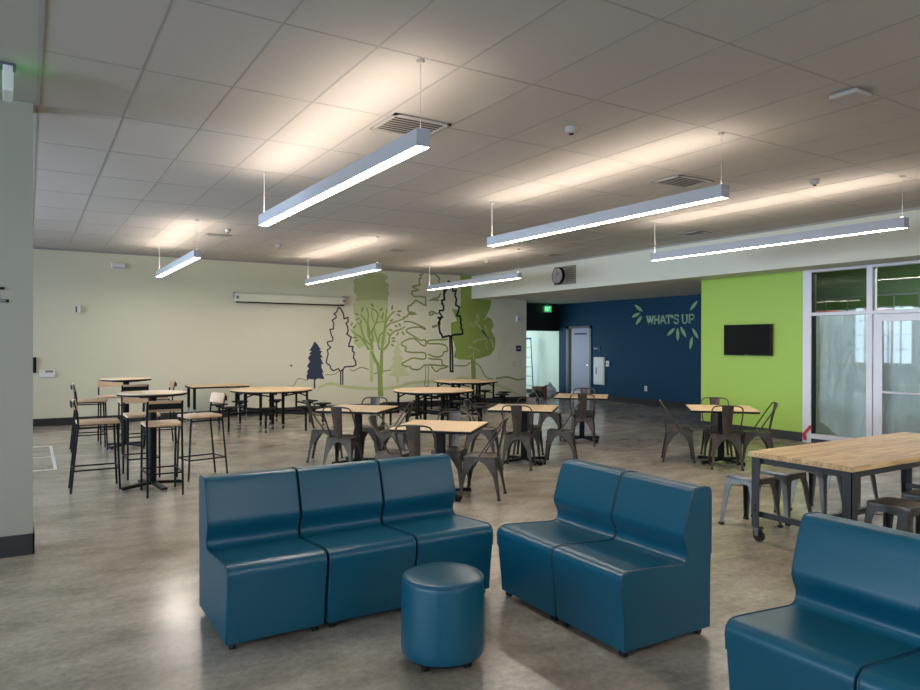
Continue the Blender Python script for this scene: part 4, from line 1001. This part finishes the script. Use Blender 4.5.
# ------------------------------------------------------------------ folding cafeteria tables with attached stools
def make_cafeteria():
    t = thing('folding_cafeteria_table', '', 'table', group='round folding cafeteria tables with attached stools')
    R_ = 0.76; n = 24
    for s in (-1, 1):
        pts = [(s*(0.010+R_*math.sin(PI*k/n)*0.995), -R_*math.cos(PI*k/n), 0.725) for k in range(n+1)]
        tp = MB().prism(pts, (0, 0, 0.016)).build('tabletop', 'lam', t)
        pts = [(s*(0.006+(R_+0.004)*math.sin(PI*k/n)*0.995), -(R_+0.004)*math.cos(PI*k/n), 0.698) for k in range(n+1)]
        MB().prism(pts, (0, 0, 0.028)).build('edge_band', 'black', tp)
        fr = MB().bar((s*0.10, -0.62, 0.68), (s*0.10, 0.62, 0.68), 0.035).bar((s*0.10, -0.45, 0.30), (s*0.10, 0.45, 0.30), 0.04).bar((s*0.10, -0.4, 0.68), (s*0.10, -0.4, 0.08), 0.045).bar((s*0.10, 0.4, 0.68), (s*0.10, 0.4, 0.08), 0.045)
        fr.bar((s*0.14, -0.32, 0.62), (s*0.58, -0.32, 0.685), 0.025).bar((s*0.14, 0.32, 0.62), (s*0.58, 0.32, 0.685), 0.025)
        fr.build('centre_frame', 'black', t)
        for sy in (-1, 1):
            lg = MB().bar((s*0.60, sy*0.32, 0.70), (s*0.60, sy*0.32, 0.30), 0.032).bar((s*0.60, sy*0.32, 0.60), (s*0.35, sy*0.32, 0.70), 0.022).build('leg', 'black', t)
            c = MB().cbox(s*0.10, sy*0.4, 0.065, 0.05, 0.05, 0.05).build('caster', 'chrome', t)
            MB().disc_x((s*0.10, sy*0.4, 0.04), 0.04, 0.025, 16).build('wheel', 'rubber', c)
        MB().bar((s*0.60, -0.32, 0.45), (s*0.60, 0.32, 0.45), 0.025).bar((s*0.12, 0, 0.30), (s*0.60, 0, 0.30), 0.03).build('cross_rail', 'black', t)
    for k in range(8):
        a = PI/8+k*PI/4; d = Vector((math.cos(a), math.sin(a), 0)); c = d*0.98
        st_ = MB().lathe([(0.13,0.43),(0.165,0.437),(0.168,0.45),(0.155,0.456)], c.x, c.y, 24).lathe([(0.06,0.395),(0.075,0.43)], c.x, c.y, 16).build('stool_seat', 'black', t, smooth=True)
        inner = Vector((0.60 if d.x > 0 else -0.60, 0.32 if d.y > 0 else -0.32, 0.33)) if abs(d.x) > abs(d.y) else Vector((0.10 if d.x > 0 else -0.10, 0.42 if d.y > 0 else -0.42, 0.31))
        MB().bar(c+Vector((0,0,0.40)), c+Vector((0,0,0.06)), 0.032).bar(c+Vector((0,0,0.32)), inner, 0.035).build('stool_arm', 'black', t)
        if k % 2: 
            w = MB().cbox(c.x, c.y, 0.06, 0.035, 0.035, 0.04).build('caster', 'chrome', t)
            MB().disc_x((c.x, c.y, 0.035), 0.035, 0.022, 16).build('wheel', 'rubber', w)
        else: MB().lathe([(0.02,0),(0.024,0.03),(0.016,0.06)], c.x, c.y, 12).build('glide', 'rubber', t)
    return t
CT = Kind(make_cafeteria)
CT.put((4.03, 13.52, 0), 0, 'round folding table with attached black stools left, by the navy painted spruce')
CT.put((6.66, 11.78, 0), 0.15, 'round folding table with attached black stools, centre, behind the cafe chairs')
CT.put((8.98, 14.30, 0), 0.1, 'round folding table with attached black stools, farthest right by the solid green mural tree')

# ------------------------------------------------------------------ floor tape outline and wall letters at far left
o = MB().box(-0.6, 0.31, 12.72, 12.78, 0, 0.002).box(0.28, 0.32, 10.4, 12.78, 0, 0.002).box(-0.6, 0.32, 10.36, 10.42, 0, 0.002).box(-0.6, 0.28, 11.55, 11.58, 0, 0.002).build('floor_tape_outline', 'tape')
tag(o, 'white tape rectangle on the concrete floor beside the left wall edge', 'floor tape')
t = thing('wall_sign_lettering', 'dark sign marks on the pale wall at the far left edge', 'sign', (-0.2, YP, 2.0))
def pl(x, y): q = ony(x, y, YP); return (q.x+0.2, q.z-2.0)
ws = MB()
for x0, x1, y0, y1 in [(-6, 4.6, 286.8, 289.8), (-8, 8, 299.0, 299.8), (-8, 8.6, 301.2, 302.0), (6.2, 9, 299.6, 302.4)]:
    a = pl(x0, y0); b = pl(x1, y1); ws.box(a[0], b[0], -0.012, 0, b[1], a[1])
ws.build('letters', 'black', t)

# ------------------------------------------------------------------ camera, world, view
cam = bpy.data.cameras.new('camera'); co = bpy.data.objects.new('camera', cam); C.objects.link(co)
cam.sensor_fit = 'HORIZONTAL'; cam.sensor_width = 36; cam.lens = F*36/920; cam.clip_start = 0.05; cam.clip_end = 100
mt = Matrix((R2, U2, -_f)).transposed().to_4x4(); mt.translation = CAM; co.matrix_world = mt
sc = bpy.context.scene; sc.camera = co
w = bpy.data.worlds.new('world'); sc.world = w; w.use_nodes = True
w.node_tree.nodes['Background'].inputs[0].default_value = (0.55, 0.72, 1, 1); w.node_tree.nodes['Background'].inputs[1].default_value = 0.6
sc.view_settings.view_transform = 'Standard'; sc.view_settings.look = 'None'; sc.view_settings.gamma = 1; sc.view_settings.use_curve_mapping = False
sc.view_settings.exposure = 0.62
sc.cycles.use_denoising = True
sc.cycles.max_bounces = 6; sc.cycles.diffuse_bounces = 4; sc.cycles.transparent_max_bounces = 12
sc.cycles.sample_clamp_indirect = 6
sc.cycles.caustics_reflective = False; sc.cycles.caustics_refractive = False
